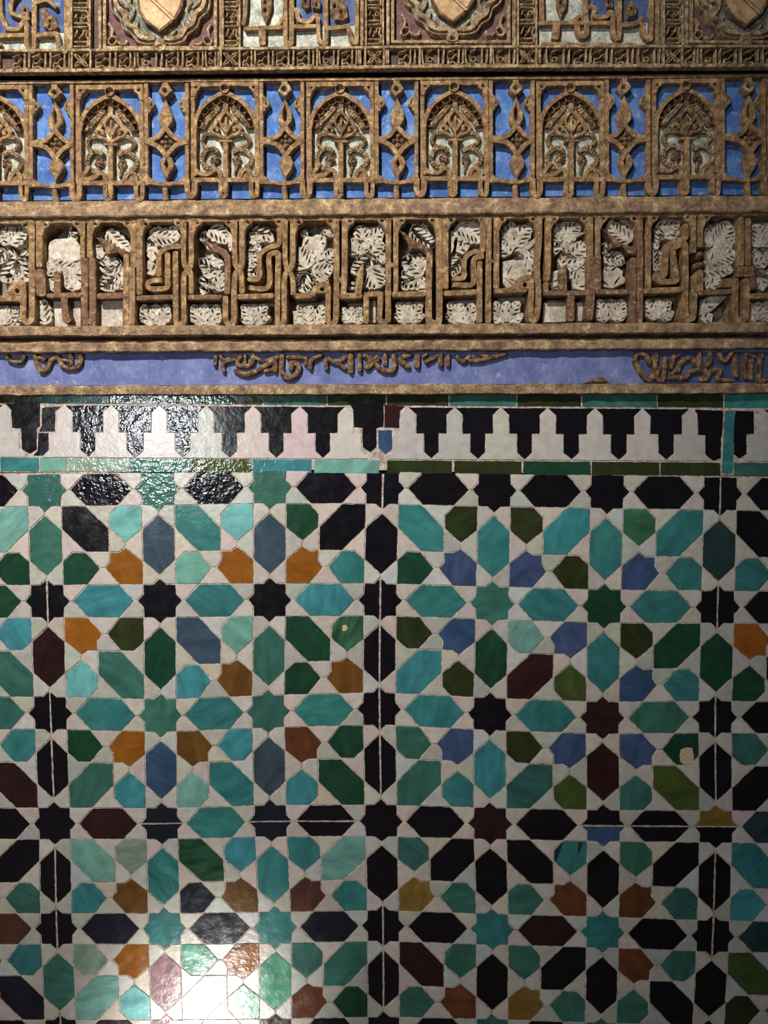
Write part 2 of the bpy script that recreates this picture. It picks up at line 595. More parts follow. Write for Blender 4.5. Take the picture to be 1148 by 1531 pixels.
PANELS = {}
PL = {
    (0, 0): 'narrow strip of star mosaic at the left edge, upper part, with aqua and green tiles',
    (1, 0): 'upper star mosaic panel with amber arrow tiles, left of the middle joint',
    (2, 0): 'upper star mosaic panel with slate blue arrow tiles, right of the middle joint',
    (3, 0): 'narrow strip of star mosaic at the right edge, under the turquoise upright tile',
    (0, 1): 'narrow strip of star mosaic at the left edge, lower part, with black hexagon tiles',
    (1, 1): 'lower star mosaic panel with the glaring spotlight patch, left of the middle joint',
    (2, 1): 'lower dark star mosaic panel with mostly black and green tiles, right of the middle joint',
    (3, 1): 'narrow strip of star mosaic at the lower right edge with a bright teal hexagon',
}
XS = [(-1.06, 0), (0, 3), (3, 6), (6, 7.06)]
YS = [(-0.155, 3), (3, 5.17)]
for i, (x0, x1) in enumerate(XS):
    for j, (y0, y1) in enumerate(YS):
        mb = MB()
        nx = max(1, round((x1 - x0) * 2)); ny = max(1, round((y1 - y0) * 2))
        vs_, fs_ = [], []
        for a in range(nx + 1):
            for b in range(ny + 1):
                p = L(x0 + (x1 - x0) * a / nx, y0 + (y1 - y0) * b / ny)
                vs_.append(P3(p[0], p[1], 0, -0.9)); vs_.append(P3(p[0], p[1], 0, -25))
        def I(a, b, k): return (a * (ny + 1) + b) * 2 + k
        for a in range(nx):
            for b in range(ny):
                fs_.append((I(a, b, 0), I(a, b + 1, 0), I(a + 1, b + 1, 0), I(a + 1, b, 0)))
                fs_.append((I(a, b, 1), I(a + 1, b, 1), I(a + 1, b + 1, 1), I(a, b + 1, 1)))
        for a in range(nx):
            fs_.append((I(a, 0, 0), I(a + 1, 0, 0), I(a + 1, 0, 1), I(a, 0, 1)))
            fs_.append((I(a, ny, 0), I(a, ny, 1), I(a + 1, ny, 1), I(a + 1, ny, 0)))
        for b in range(ny):
            fs_.append((I(0, b, 0), I(0, b, 1), I(0, b + 1, 1), I(0, b + 1, 0)))
            fs_.append((I(nx, b, 0), I(nx, b + 1, 0), I(nx, b + 1, 1), I(nx, b, 1)))
        mb.add(vs_, fs_)
        o = mb.build('mosaic_panel', 'mortar')
        tag(o, PL[(i, j)], 'tile panel')
        PANELS[(i, j)] = o

XLIM = (-1.04, 7.04)
YLIM = (-0.1475, 5.16)


def clip_half(poly, axis, val, keep_less):
    out = []
    n = len(poly)
    ins = lambda p: (p[axis] <= val) == keep_less or abs(p[axis] - val) < 1e-9
    for i in range(n):
        a, b = poly[i], poly[(i + 1) % n]
        ia, ib = ins(a), ins(b)
        if ia: out.append(a)
        if ia != ib:
            t = (val - a[axis]) / (b[axis] - a[axis])
            q = [a[0] + (b[0] - a[0]) * t, a[1] + (b[1] - a[1]) * t]
            q[axis] = val
            out.append(tuple(q))
    r = []
    for p in out:
        if not r or abs(p[0] - r[-1][0]) + abs(p[1] - r[-1][1]) > 1e-6: r.append(p)
    if len(r) > 1 and abs(r[0][0] - r[-1][0]) + abs(r[0][1] - r[-1][1]) < 1e-6: r.pop()
    return r


def tile(poly, name, color, mat='glaze', gap=0.65, parent=None, vary=0.1, lat=True, h=0.0):
    if lat:
        for ax, lim in ((0, XLIM), (1, YLIM)):
            poly = clip_half(poly, ax, lim[0], False)
            poly = clip_half(poly, ax, lim[1], True)
            if len(poly) < 3: return None
        cx = sum(p[0] for p in poly) / len(poly); cy = sum(p[1] for p in poly) / len(poly)
        if parent is None:
            pi = 0 if cx < 0.0 else 1 if cx <= 3.001 else 2 if cx <= 6.001 else 3
            pj = 0 if cy <= 3.001 else 1
            parent = PANELS[(pi, pj)]
        poly = [L(*p) for p in poly]
    if abs(area2(poly)) < 25: return None
    xs = [p[0] for p in poly]; ys = [p[1] for p in poly]
    if max(xs) < -105 or min(xs) > 1255: return None
    poly = inset(poly, gap)
    mb = MB()
    plate(mb, poly, -6, h + jit(0.25), bev=0.5, wear=0.4, step=7, tilt=0.006, bin_=0.25)
    o = mb.build(name, mat, parent)
    v = 1 + jit(vary)
    c = srgb(*color)
    o.color = (c[0] * v * (1 + jit(0.05)), c[1] * v * (1 + jit(0.04)), c[2] * v * (1 + jit(0.05)), 1)
    return o


WHITES = [(206, 201, 188), (200, 196, 185), (208, 199, 188), (192, 193, 180), (210, 197, 190), (186, 187, 177), (202, 204, 198), (204, 193, 179)]


def white(poly, name='white_tile', **kw):
    return tile(poly, name, random.choice(WHITES), 'white_glaze', gap=kw.pop('gap', 0.75), vary=0.06, **kw)


A1 = 1 / 6.828


def colour_tile(poly, name, key, mat='glaze', split=None, key2=None):
    """split = (axis, value): the piece is sawn in two along a panel joint"""
    res = []
    if split is None:
        return [tile(poly, name, PAL[key], mat)]
    ax, val = split
    for less in (True, False):
        q = clip_half(poly, ax, val, less)
        if len(q) < 3: continue
        d = -0.0045 if less else 0.0045
        lim = val + d
        q = clip_half(q, ax, lim, less)
        cx = sum(p[0] for p in q) / len(q); cy = sum(p[1] for p in q) / len(q)
        pi = 0 if cx < 0.0 else 1 if cx <= 3.0 else 2 if cx <= 6.0 else 3
        pj = 0 if cy <= 3.0 else 1
        kk = key if less or key2 is None else key2
        res.append(tile(q, name, PAL[kk], mat, parent=PANELS[(pi, pj)]))
    return res


def sym4(pts):
    """first-octant outline list -> full outline by rotation"""
    out = []
    for q in range(4):
        for x, y in pts:
            for _ in range(q): x, y = -y, x
            out.append((x, y))
    return out


star_pts = sym4([(1.36, 0), (1, 0.40), (0.985, 0.985), (0.40, 1)])
SPECIAL = {}
for r in range(0, 6):
    for c in range(-1, 8):
        # star
        if 0 <= c <= 6:
            poly = [(c + x * A1, r + y * A1) for x, y in star_pts]
            key = STARS[r][c]
            sp = (0, c) if (c, r) in VSPLIT_STAR else (1, r) if (c, r) in HSPLIT_STAR else None
            k2 = None
            if (c, r) == (5, 3): k2 = 'Z'
            if (c, r) == (6, 3): k2 = 'K'
            colour_tile(poly, 'star_tile', key, 'glaze_rippled' if r == 0 and c < 2 else 'glaze', sp, k2)
        # white kites around the star
        if -1 <= c <= 7:
            for q in range(4):
                for mir in (1, -1):
                    pts = [(1.0, 1.0), (1.0, 0.42), (1.37, 0.02), (1.54, 0.02), (2.44, 1.0)]
                    pp = []
                    for x, y in pts:
                        y *= mir
                        for _ in range(q): x, y = -y, x
                        pp.append((c + x * A1, r + y * A1))
                    white(pp)
        # horizontal hexagon between star c and c+1
        if -1 <= c <= 6:
            poly = [(c + x * A1, r + y * A1) for x, y in
                    [(1.55, 0), (2.46, -0.985), (4.37, -0.985), (5.278, 0), (4.37, 0.985), (2.46, 0.985)]]
            sp = (1, r) if (c, r) in HSPLIT_HEX else None
            colour_tile(poly, 'hexagon_tile', HHEX[r][c + 1], 'glaze_rippled' if r == 0 and c < 2 else 'glaze', sp)
        # vertical hexagon between star r and r+1
        if r < 5 and 0 <= c <= 6:
            poly = [(c + y * A1, r + x * A1) for x, y in
                    [(1.55, 0), (2.46, -0.985), (4.37, -0.985), (5.278, 0), (4.37, 0.985), (2.46, 0.985)]]
            sp = (0, c) if (c, r) in VSPLIT_HEX else None
            mat = 'glaze_streaked' if (c, r) in ((1, 3),) else 'glaze'
            colour_tile(poly, 'hexagon_tile', VHEX[r][c], mat, sp)
        # inside the cell
        if r < 5 and -1 <= c <= 6:
            corner, keys = CELLS[r][c + 1].split()
            fx, fy = 'R' in corner, 'B' in corner
            S = 4.828

            def loc(pts):
                o_ = []
                for x, y in pts:
                    if fx: x = S - x
                    if fy: y = S - y
                    o_.append((c + (1 + x) * A1, r + (1 + y) * A1))
                return o_
            kd = dict(zip(('TL', 'TR', 'BL', 'BR'), keys))
            oth = lambda xx, yy: ('B' if fy != yy else 'T') + ('R' if fx != xx else 'L')
            st = 'glaze_streaked' if (c, r) == (1, 4) else 'glaze_streaked' if (c, r) == (1, 3) else 'glaze'
            tile(loc([(0, 0), (1.414, 0), (2.80, 1.40), (2.80, 2.80), (1.40, 2.80), (0, 1.414)]), 'long_hexagon_tile', PAL[kd[corner]], st)
            ktr = tile(loc([(S, 0), (S, 1.44), (3.828, 2.24), (2.85, 1.40), (2.85, 0.60), (3.40, 0)]), 'kite_tile', PAL[kd[oth(True, False)]],
                       'glaze_striped' if (c, r) == (4, 3) else 'glaze_streaked' if (c, r) == (2, 1) else 'glaze')
            kbl = tile(loc([(0, S), (1.44, S), (2.24, 3.828), (1.40, 2.85), (0.60, 2.85), (0, 3.40)]), 'kite_tile', PAL[kd[oth(False, True)]], 'glaze_striped' if (c, r) == (5, 3) else 'glaze')
            tile(loc([(S, S), (3.40, S), (2.55, 3.828), (2.85, 3.42), (2.85, 2.85), (3.42, 2.85), (3.828, 2.58), (S, 3.40)]),
                 'arrow_tile', PAL[kd[oth(True, True)]], 'glaze_striped' if (c, r) == (1, 4) else 'glaze')
            white(loc([(1.414, 0), (3.40, 0), (2.83, 0.59), (2.83, 1.40)]))
            white(loc([(0, 1.414), (0, 3.40), (0.59, 2.83), (1.40, 2.83)]))
            white(loc([(2.83, 1.42), (3.80, 2.27), (3.80, 2.55), (3.42, 2.83), (2.83, 2.83)]))
            white(loc([(1.42, 2.83), (2.27, 3.80), (2.55, 3.80), (2.83, 3.42), (2.83, 2.83)]))
            white(loc([(S, 1.44), (S, 3.40), (3.84, 2.56), (3.84, 2.26)]))
            white(loc([(1.44, S), (3.40, S), (2.56, 3.84), (2.26, 3.84)]))
            if (c, r) == (5, 2) and ktr:
                mb = MB()
                plate(mb, C(748, 880, 2.87, [(775, 690), (800, 682), (825, 686), (830, 720), (828, 750), (795, 760), (772, 745), (770, 715)]), -0.5, 0.55, bev=0.4, wear=0.4, step=3)
                tag(mb.build('glaze_chip', 'chip_cream', ktr), 'cream patch where the green glaze has flaked away')
            if (c, r) == (2, 1) and ktr:
                mb = MB()
                plate(mb, C(380, 880, 2.87, [(378, 160), (392, 156), (402, 168), (394, 182), (378, 182)]), -0.5, 0.55, bev=0.3, wear=0.2, step=3)
                mb.build('glaze_chip', 'chip_cream', ktr)

# ------------------------------------------------------------------ merlon border
mb = MB()
slab(mb, [(-110, 591), (1258, 589), (1258, 711.5), (-110, 705.5)], -25, -0.9)
border = mb.build('merlon_border', 'mortar')
tag(border, 'band of white stepped merlon tiles on black with green strips, above the star mosaic', 'tile border')


def yb(x, y0, y1):
    return y0 + (y1 - y0) * x / 1148.0


def merlon(cx, hw1=11.8, hw2=23.6, x0=None, x1=None):
    """white stepped battlement piece"""
    t, s, b = yb(cx, 603.5, 611), yb(cx, 645.5, 650.5), yb(cx, 683.5, 690)
    return [(cx, t + 0.5), (cx + hw1, t + 11), (cx + hw1, s), (cx + hw2, s), (cx + hw2, b - 12), (cx + 35, b), (cx - 35, b), (cx - hw2, b - 12), (cx - hw2, s), (cx - hw1, s), (cx - hw1, t + 11)]


tips = [-136, -66, 5, 96.5, 166, 238, 308, 378, 447.5, 517, 610, 679.5, 749, 819, 889.5, 960.5, 1031.5, 1142, 1212, 1282]
mcol = {447.5: (206, 184, 186), 238: (206, 198, 202), 378: (204, 192, 190)}
for i, t_ in enumerate(tips):
    if t_ < -70 or t_ > 1215: continue
    poly = merlon(t_)
    lim = []
    if t_ == 5: poly = [(min(p[0], 30.5), p[1]) if p[1] < 680 else (min(p[0], 42), p[1]) for p in poly]
    if t_ == 96.5: poly = [(max(p[0], 72.5), p[1]) if p[1] < 680 else (max(p[0], 56), p[1]) for p in poly]
    if t_ == 517: poly = [(min(p[0], 541), p[1]) if p[1] < 680 else (min(p[0], 553), p[1]) for p in poly]
    if t_ == 610: poly = [(max(p[0], 587), p[1]) if p[1] < 680 else (max(p[0], 577), p[1]) for p in poly]
    if t_ == 1031.5: poly = [(min(p[0], 1055), p[1]) if p[1] < 680 else (min(p[0], 1064), p[1]) for p in poly]
    if t_ == 1142: poly = [(max(p[0], 1118), p[1]) if p[1] < 680 else (max(p[0], 1109), p[1]) for p in poly]
    tile(poly, 'merlon_tile', mcol.get(t_, random.choice([(198, 195, 188), (192, 190, 182), (200, 196, 191), (188, 185, 178)])), 'white_glaze', gap=0.6, parent=border, lat=False, vary=0.05)


def black_merlon(a, b, key='K'):
    cx = (a + b) / 2
    t, s, bo = yb(cx, 605, 612), yb(cx, 645.5, 650.5), yb(cx, 682.5, 688.5)
    poly = [(a + 0.5, t), (b - 0.5, t), (b - 11.8, t + 11), (b - 11.8, s), (b - 23.6, s), (b - 23.6, bo - 10), (cx, bo), (a + 23.6, bo - 10), (a + 23.6, s), (a + 11.8, s), (a + 11.8, t + 11)]
    tile(poly, 'black_merlon_tile', PAL[key], 'glaze_rippled' if cx < 330 else 'glaze', gap=0.5, parent=border, lat=False)


for a, b in zip(tips, tips[1:]):
    if (a, b) in ((5, 96.5), (517, 610), (1031.5, 1142)) or b < -70 or a > 1212: continue
    black_merlon(a, b)
# broken pieces at the three panel joints
T_ = lambda pts, key, ox=0: tile(C(ox, 580, 2.87, pts), 'black_merlon_tile', PAL[key], 'glaze', gap=0.4, parent=border, lat=False)
T_([(20, 66), (172, 56), (172, 165), (158, 172), (158, 265), (128, 284), (92, 262), (88, 175), (50, 172), (46, 95)], 'K')
T_([(178, 84), (262, 78), (236, 100), (236, 187), (165, 187), (178, 160)], 'K')
T_([(162, 192), (209, 192), (209, 270), (196, 291), (140, 291), (160, 268)], 'K')
T_([(402, 60), (556, 54), (556, 166), (526, 174), (526, 255), (497, 277), (465, 255), (463, 172), (427, 170), (424, 95)], 'K', 380)
T_([(559, 72), (650, 76), (626, 100), (624, 174), (557, 170)], 'M', 380)
T_([(531, 180), (592, 180), (592, 262), (562, 286), (533, 258)], 'Z', 380)
T_([(830, 92), (957, 96), (955, 185), (948, 220), (948, 300), (915, 314), (880, 290), (878, 206), (848, 203), (846, 112)], 'K', 748)
T_([(1008, 96), (1088, 98), (1090, 198), (1057, 198), (1057, 285), (1025, 304), (1002, 285), (1000, 180)], 'K', 748)
# green strips
tile(C(748, 580, 2.87, [(962, 96), (1008, 96), (998, 366), (950, 364)]), 'green_strip_tile', PAL['T'], 'glaze', gap=0.4, parent=border, lat=False)
low = [(-105, -2, 'T'), (0, 57.5, 'T'), (59, 100, 't'), (102, 192.5, 'g'), (193.5, 284, 'G'), (285, 375.5, 'o'), (377, 466, 'A'), (469.5, 567, 't'), (578, 676, 'O'),
       (678.6, 780, 'O'), (782, 883, 'D'), (884.6, 985.6, 'O'), (987, 1077, 'O'), (1097, 1180, 'G'), (1182, 1250, 'O')]
for a, b, key in low:
    tile([(a, yb(a, 683.5, 692)), (b, yb(b, 683.5, 692)), (b, yb(b, 704.5, 712)), (a, yb(a, 704.5, 712))], 'green_strip_tile', PAL[key],
         'glaze_rippled' if 100 < a < 380 else 'glaze', gap=0.4, parent=border, lat=False)
top = [(-105, -42, 'G'), (-40, 59, 'O'), (60, 163.5, 'T'), (164.5, 266, 'G'), (268, 349, 'G'), (350, 393, 'O'), (394, 488, 'G'), (489.5, 577, 'O'), (578, 671, 'O'), (672, 772, 'G'),
       (773, 869, 'O'), (870.5, 982, 'G'), (983, 1081.5, 'O'), (1083, 1180, 'T'), (1182, 1250, 'O')]
for a, b, key in top:
    tile([(a, yb(a, 588, 589)), (b, yb(b, 588, 589)), (b, yb(b, 602.5, 610)), (a, yb(a, 602.5, 610))], 'green_strip_tile', PAL[key],
         'glaze_rippled' if 100 < a < 280 else 'glaze', gap=0.4, parent=border, lat=False)

# ------------------------------------------------------------------ mouldings
def moulding(name, yl, yr, h0, h1, mat, label, prof=None, x0=-108, x1=1258, wob=0.9, hw=1.3):
    """long worn plaster fillet; yl/yr = (top, bottom) measured at the left and right picture edge"""
    prof = prof or [(0.0, h0), (0.0, h1 - 2.2), (0.09, h1 - 0.3), (0.3, h1), (0.7, h1), (0.93, h1 - 0.3), (1.0, h1 - 2.2), (1.0, h0)]
    mb = MB()
    verts, faces = [], []
    n = int((x1 - x0) / 5)
    m = len(prof)
    lf = [jit(1) for _ in range(n // 5 + 3)]
    lg = [jit(1) for _ in range(n // 3 + 3)]
    for i in range(n + 1):
        x = x0 + (x1 - x0) * i / n
        t = x / 1148.0
        ya = yl[0] + (yr[0] - yl[0]) * t; yb_ = yl[1] + (yr[1] - yl[1]) * t
        k, f = divmod(i / 5, 1); k = int(k); la = lf[k] * (1 - f) + lf[k + 1] * f
        k, f = divmod(i / 3, 1); k = int(k); lb = lg[k] * (1 - f) + lg[k + 1] * f
        for (s, h) in prof:
            y = ya + (yb_ - ya) * s + (la if s < 0.5 else lb) * wob + jit(wob * 0.25)
            hh = h if h == h0 else h + lb * hw * 0.6 + jit(hw * 0.4)
            verts.append(P3(x, y, h1, hh))
    for i in range(n):
        for j in range(m - 1):
            a = i * m + j
            faces.append((a, a + 1, a + m + 1, a + m))
        faces.append((i * m + m - 1, i * m, (i + 1) * m, (i + 1) * m + m - 1))
    faces.append(tuple(range(m))); faces.append(tuple(reversed(range(n * m, n * m + m))))
    mb.add(verts, faces)
    o = mb.build(name, mat, smooth=26)
    tag(o, label, 'moulding', 'structure')
    return o


moulding('trim_1', (299.5, 325), (290, 316), -25, 15, 'moulding', 'gilded plaster moulding between the blue arcade frieze and the white kufic frieze',
         prof=[(0.0, -25), (0.0, 9), (0.05, 10.5), (0.3, 11.2), (0.34, 14.2), (0.42, 15), (0.93, 15), (1.0, 13.2), (1.0, -25)])
moulding('trim_2', (487.5, 502.5), (481.5, 497), -25, 17, 'moulding', 'gilded plaster moulding closing the white kufic frieze at its foot')
moulding('trim_3', (509, 527.5), (503, 521), -25, 12, 'moulding', 'thin worn plaster moulding along the top of the painted blue band',
         prof=[(0.0, -25), (0.0, 4), (0.05, 6), (0.2, 7), (0.26, 10.8), (0.36, 12), (0.9, 12), (1.0, 10), (1.0, -25)])
moulding('trim_4', (576.5, 591), (572.5, 588), -25, 13, 'moulding', 'brown plaster moulding lying right on top of the tile border')

# ------------------------------------------------------------------ painted blue band with remains of cursive writing
mb = MB()
slab(mb, [(-106, 528.5), (1256, 521), (1256, 572.5), (-106, 577)], -25, -1)
band = mb.build('painted_inscription_band', 'blue_band')
tag(band, 'periwinkle blue painted band with broken relief cursive writing above the tiles', 'inscription band')
mb = MB()
slab(mb, C(888, 480, 4.415, [(250, 195), (1400, 205), (1400, 405), (330, 405)]), -2, -0.3)
mb.build('dark_blue_ground', 'blue_deep', band)
S4 = 4.415
WRITE = {
    0: [[([(35, 222), (60, 262), (130, 270), (155, 230)], 22)],
        [([(230, 218), (232, 270), (255, 310), (272, 332), (310, 305), (330, 258), (382, 235)], 28), ([(255, 240), (290, 255)], 24)],
        [([(388, 250), (412, 300), (480, 310), (520, 285), (528, 218)], 28), ([(460, 212), (465, 290)], 24), ([(400, 255), (450, 265)], 18)]],
    300: [[([(95, 230), (92, 290)], 22), ([(125, 228), (150, 258), (190, 248)], 22), ([(150, 330), (142, 285), (175, 262), (225, 255)], 24)],
          [([(262, 225), (240, 285), (300, 296), (338, 275), (346, 225)], 28), ([(292, 225), (290, 285)], 18)],
          [([(225, 322), (300, 352), (400, 310), (505, 238)], 30), ([(360, 235), (410, 262), (480, 245)], 24), ([(420, 330), (468, 322)], 22)],
          [([(488, 270), (490, 330)], 28)],
          [([(535, 222), (533, 330), (570, 375), (630, 352), (648, 295), (600, 275), (598, 320)], 30)],
          [([(570, 240), (640, 238), (690, 250), (692, 285)], 26)],
          [([(722, 312), (730, 260), (795, 222)], 28)],
          [([(830, 312), (830, 250), (895, 272), (962, 230)], 28), ([(895, 272), (952, 312)], 26)],
          [([(988, 212), (990, 335)], 34)], [([(1048, 220), (1050, 328)], 28)],
          [([(1092, 222), (1120, 262), (1165, 232)], 24), ([(1095, 312), (1150, 262)], 26)]],
    540: [[([(18, 228), (62, 248), (28, 310)], 26), ([(40, 312), (105, 258)], 24)],
          [([(160, 213), (158, 290)], 26), ([(98, 285), (130, 320), (200, 328), (222, 290), (214, 222)], 30), ([(110, 265), (120, 240)], 20)],
          [([(322, 222), (258, 250), (312, 305)], 30)], [([(372, 225), (370, 302)], 34)],
          [([(432, 218), (408, 238)], 22), ([(505, 228), (425, 272)], 24)], [([(525, 222), (525, 296)], 28)], [([(573, 222), (573, 292)], 28)],
          [([(632, 232), (672, 266), (715, 232)], 24)],
          [([(715, 262), (800, 256), (860, 240), (955, 212)], 26), ([(738, 228), (762, 262)], 22), ([(790, 225), (850, 235)], 20)]],
    888: [[([(372, 278), (350, 228), (300, 218), (276, 250), (290, 292), (330, 358), (378, 385), (404, 330), (416, 212)], 30)],
          [([(432, 310), (420, 375), (460, 386), (472, 330), (478, 240)], 28)],
          [([(532, 225), (512, 312)], 26), ([(540, 240), (566, 222)], 20)],
          [([(555, 332), (590, 262), (648, 245), (682, 290), (740, 292), (772, 260), (772, 198)], 30), ([(702, 198), (705, 282)], 24)],
          [([(498, 382), (530, 340), (565, 318)], 26), ([(520, 368), (600, 372), (650, 332), (728, 322), (742, 352), (715, 392)], 32)],
          [([(740, 392), (790, 322), (842, 318), (828, 385), (912, 390)], 28)],
          [([(828, 198), (866, 266), (918, 204)], 24)], [([(940, 228), (945, 362)], 30)],
          [([(1005, 240), (995, 310), (1012, 382)], 26), ([(1000, 218), (1065, 236)], 22)],
          [([(1046, 250), (1044, 382)], 26)], [([(1112, 218), (1098, 380), (1145, 386)], 28)]],
}
for ox, groups in WRITE.items():
    for g in groups:
        mb = MB()
        for pts, w in g:
            stroke(mb, C(ox, 480, S4, pts), w / S4 * 1.28, -1.5, 6.5, 'round', bev=2.6, wear=0.5)
        mb.build('relief_letter', 'gilt_dark', band, smooth=60)
mb = MB()
plate(mb, C(888, 480, S4, [(-60, 408), (-10, 378), (30, 372), (60, 360), (72, 382), (108, 408)]), -1.5, 6, bev=2.5, wear=0.5, step=4)
tag(mb.build('broken_plaster', 'gilt_dark', band), 'small wedge of broken brown plaster on the blue band')

# ------------------------------------------------------------------ white kufic frieze
kuf_loc = W(574, 488, 0)
kufic = empty('kufic_frieze', (kuf_loc[0], 0.0, kuf_loc[1]))
tag(kufic, 'carved frieze of gilded angular kufic letters over white leaf stucco', 'frieze')
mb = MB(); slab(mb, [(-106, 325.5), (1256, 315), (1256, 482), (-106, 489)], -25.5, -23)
mb.build('recessed_ground', 'stucco_shaded', kufic)
K = 5.74
H1 = 9.0
# letters: crop offset -> groups of (points, width, material, profile)
G_, R_, = 'gilt', 'bare_brown'
LET = {
    0: [
        ([([(-20, 782), (100, 780), (180, 785)], 55), ([(85, 735), (105, 680), (150, 660), (195, 680), (195, 930), (212, 975), (238, 985), (262, 970), (272, 930), (272, 640), (270, 120)], 56)], G_),
        ([([(335, 120), (335, 505)], 60)], G_),
        ([([(330, 545), (345, 640), (352, 745)], 92)], R_),
        ([([(410, 758), (690, 752)], 46), ([(488, 560), (490, 740)], 62), ([(548, 745), (555, 880), (575, 975, 1.3)], 62)], R_),
        ([([(724, 445), (726, 960), (758, 1000), (792, 960), (790, 445)], 66)], R_),
        ([([(708, 120), (708, 430)], 42)], G_), ([([(768, 120), (768, 425)], 50)], G_),
        ([([(840, 762), (1060, 755)], 54)], R_),
        ([([(1083, 410), (1080, 960), (1105, 1000), (1132, 960), (1132, 545), (1142, 480), (1142, 110)], 54)], G_),
    ],
    190: [
        ([([(105, 110), (105, 740)], 55), ([(70, 455), (120, 460)], 70)], G_),
        ([([(460, 335), (390, 335), (335, 352), (285, 385), (270, 430), (270, 585)], 48)], G_),
        ([([(345, 395), (345, 600), (335, 690), (195, 695), (185, 640), (290, 622)], 50)], G_),
        ([([(415, 385), (418, 950), (440, 998), (468, 998), (487, 950), (487, 600), (545, 500), (550, 300), (550, 110)], 50)], G_),
        ([([(487, 110), (487, 470), (540, 560), (552, 735)], 46)], G_),
        ([([(90, 778), (385, 768)], 46)], R_), ([([(530, 772), (800, 770)], 46)], R_),
        ([([(858, 430), (862, 560), (858, 735)], 56)], R_),
        ([([(845, 770), (845, 955), (880, 1000), (915, 955), (922, 600), (978, 500), (985, 300), (985, 110)], 52)], G_),
        ([([(925, 110), (925, 460), (975, 560), (985, 730)], 48)], G_),
        ([([(955, 768), (1250, 758)], 50)], G_),
    ],
    380: [
        ([([(212, 180), (212, 310), (130, 342), (55, 395), (42, 440), (40, 605), (-50, 615)], 46)], G_),
        ([([(205, 388), (140, 400), (125, 450), (122, 680), (-40, 690)], 48)], G_),
        ([([(205, 390), (200, 955), (225, 1000), (255, 955), (262, 600), (322, 500), (330, 300), (330, 85)], 50)], G_),
        ([([(265, 85), (268, 480), (325, 590), (335, 745)], 48)], G_),
        ([([(355, 762), (490, 752), (530, 690), (585, 662), (632, 690), (632, 950), (662, 998), (698, 950), (706, 620), (704, 90)], 52)], G_),
        ([([(775, 90), (775, 560), (765, 740)], 54)], G_), ([([(700, 590), (770, 650)], 40)], G_),
        ([([(745, 762), (915, 755)], 56), ([(890, 740), (905, 620), (930, 490, 0.4)], 62)], G_),
        ([([(960, 985), (962, 745), (1085, 742), (1072, 960), (1112, 1000), (1150, 960), (1152, 85)], 52, False)], G_),
    ],
    570: [
        ([([(125, 85), (125, 750)], 48), ([(40, 470), (110, 500)], 40)], G_),
        ([([(415, 395), (408, 920), (438, 985), (475, 990), (500, 925), (498, 300), (496, 85)], 56)], G_),
        ([([(100, 748), (370, 742)], 50)], G_),
        ([([(552, 85), (552, 690)], 55), ([(480, 530), (545, 545)], 44)], G_),
        ([([(872, 90), (872, 365), (790, 382), (725, 430), (712, 500), (708, 600), (615, 612)], 46)], G_),
        ([([(872, 420), (805, 435), (792, 500), (788, 655), (620, 662)], 48)], G_),
        ([([(845, 470), (845, 980)], 50)], G_),
        ([([(545, 738), (830, 727)], 52)], G_),
        ([([(925, 85), (920, 980)], 50), ([(915, 455), (980, 470)], 30)], G_), ([([(990, 85), (990, 690)], 50)], G_),
        ([([(980, 718), (1240, 706)], 48)], G_),
    ],
    760: [
        ([([(70, 705), (90, 635), (145, 605), (198, 635), (195, 920), (218, 968), (245, 930), (262, 740), (248, 500), (265, 300), (268, 60)], 52)], G_),
        ([([(345, 55), (342, 470), (332, 620)], 54)], G_), ([([(325, 650), (325, 730)], 46)], G_),
        ([([(310, 737), (690, 735)], 44)], R_), ([([(540, 730), (540, 965)], 64)], R_),
        ([([(710, 430), (712, 700), (690, 955)], 78)], R_), ([([(706, 60), (706, 425)], 50)], G_),
        ([([(770, 420), (770, 720)], 56)], R_), ([([(770, 60), (770, 415)], 46)], G_),
        ([([(1075, 440), (1072, 950), (1100, 968), (1130, 950), (1132, 300), (1130, 50)], 56)], R_),
        ([([(760, 725), (1040, 725)], 46)], R_),
    ],
    -106: [([([(436, 120), (436, 985)], 50)], G_), ([([(494, 120), (494, 740)], 50)], G_), ([([(60, 780), (420, 780)], 50)], G_), ([([(500, 780), (600, 780)], 50)], G_), ([([(80, 120), (80, 985)], 50)], G_)],
    1150: [([([(210, 50), (210, 960)], 50)], G_), ([([(268, 50), (268, 720)], 50)], G_), ([([(60, 745), (560, 738)], 50)], G_), ([([(500, 50), (500, 960)], 50)], G_)],
    948: [
        ([([(125, 170), (125, 730)], 48)], G_),
        ([([(440, 150), (442, 262), (345, 290), (295, 340), (275, 440), (268, 570), (225, 592)], 48)], G_),
        ([([(205, 560), (200, 625), (355, 632), (362, 560), (338, 420), (345, 350), (395, 322), (442, 350), (446, 910), (480, 955), (514, 910), (520, 590)], 54)], G_),
        ([([(90, 718), (405, 706)], 54)], G_),
        ([([(515, 40), (512, 380)], 46)], G_), ([([(575, 40), (572, 330)], 46)], G_), ([([(572, 545), (572, 715)], 50)], G_),
        ([([(560, 732), (840, 722)], 46)], R_),
        ([([(872, 620), (870, 925), (915, 965), (962, 925), (965, 620)], 60)], G_),
        ([([(920, 90), (920, 490)], 52)], G_), ([([(982, 100), (982, 490)], 46)], G_),
        ([([(1000, 762), (1320, 748)], 50)], G_),
    ],
}
for ox, groups in LET.items():
    for strokes, mat in groups:
        mb = MB()
        for s in strokes:
            pts, w = s[0], s[1]
            stroke(mb, C(ox, 310, K, pts), w / K * 0.95, -23.5, H1 + jit(0.7), 'flat', curve=(len(s) < 3), bev=1.6, wear=0.45)
        mb.build('kufic_letter', mat, kufic, smooth=28)

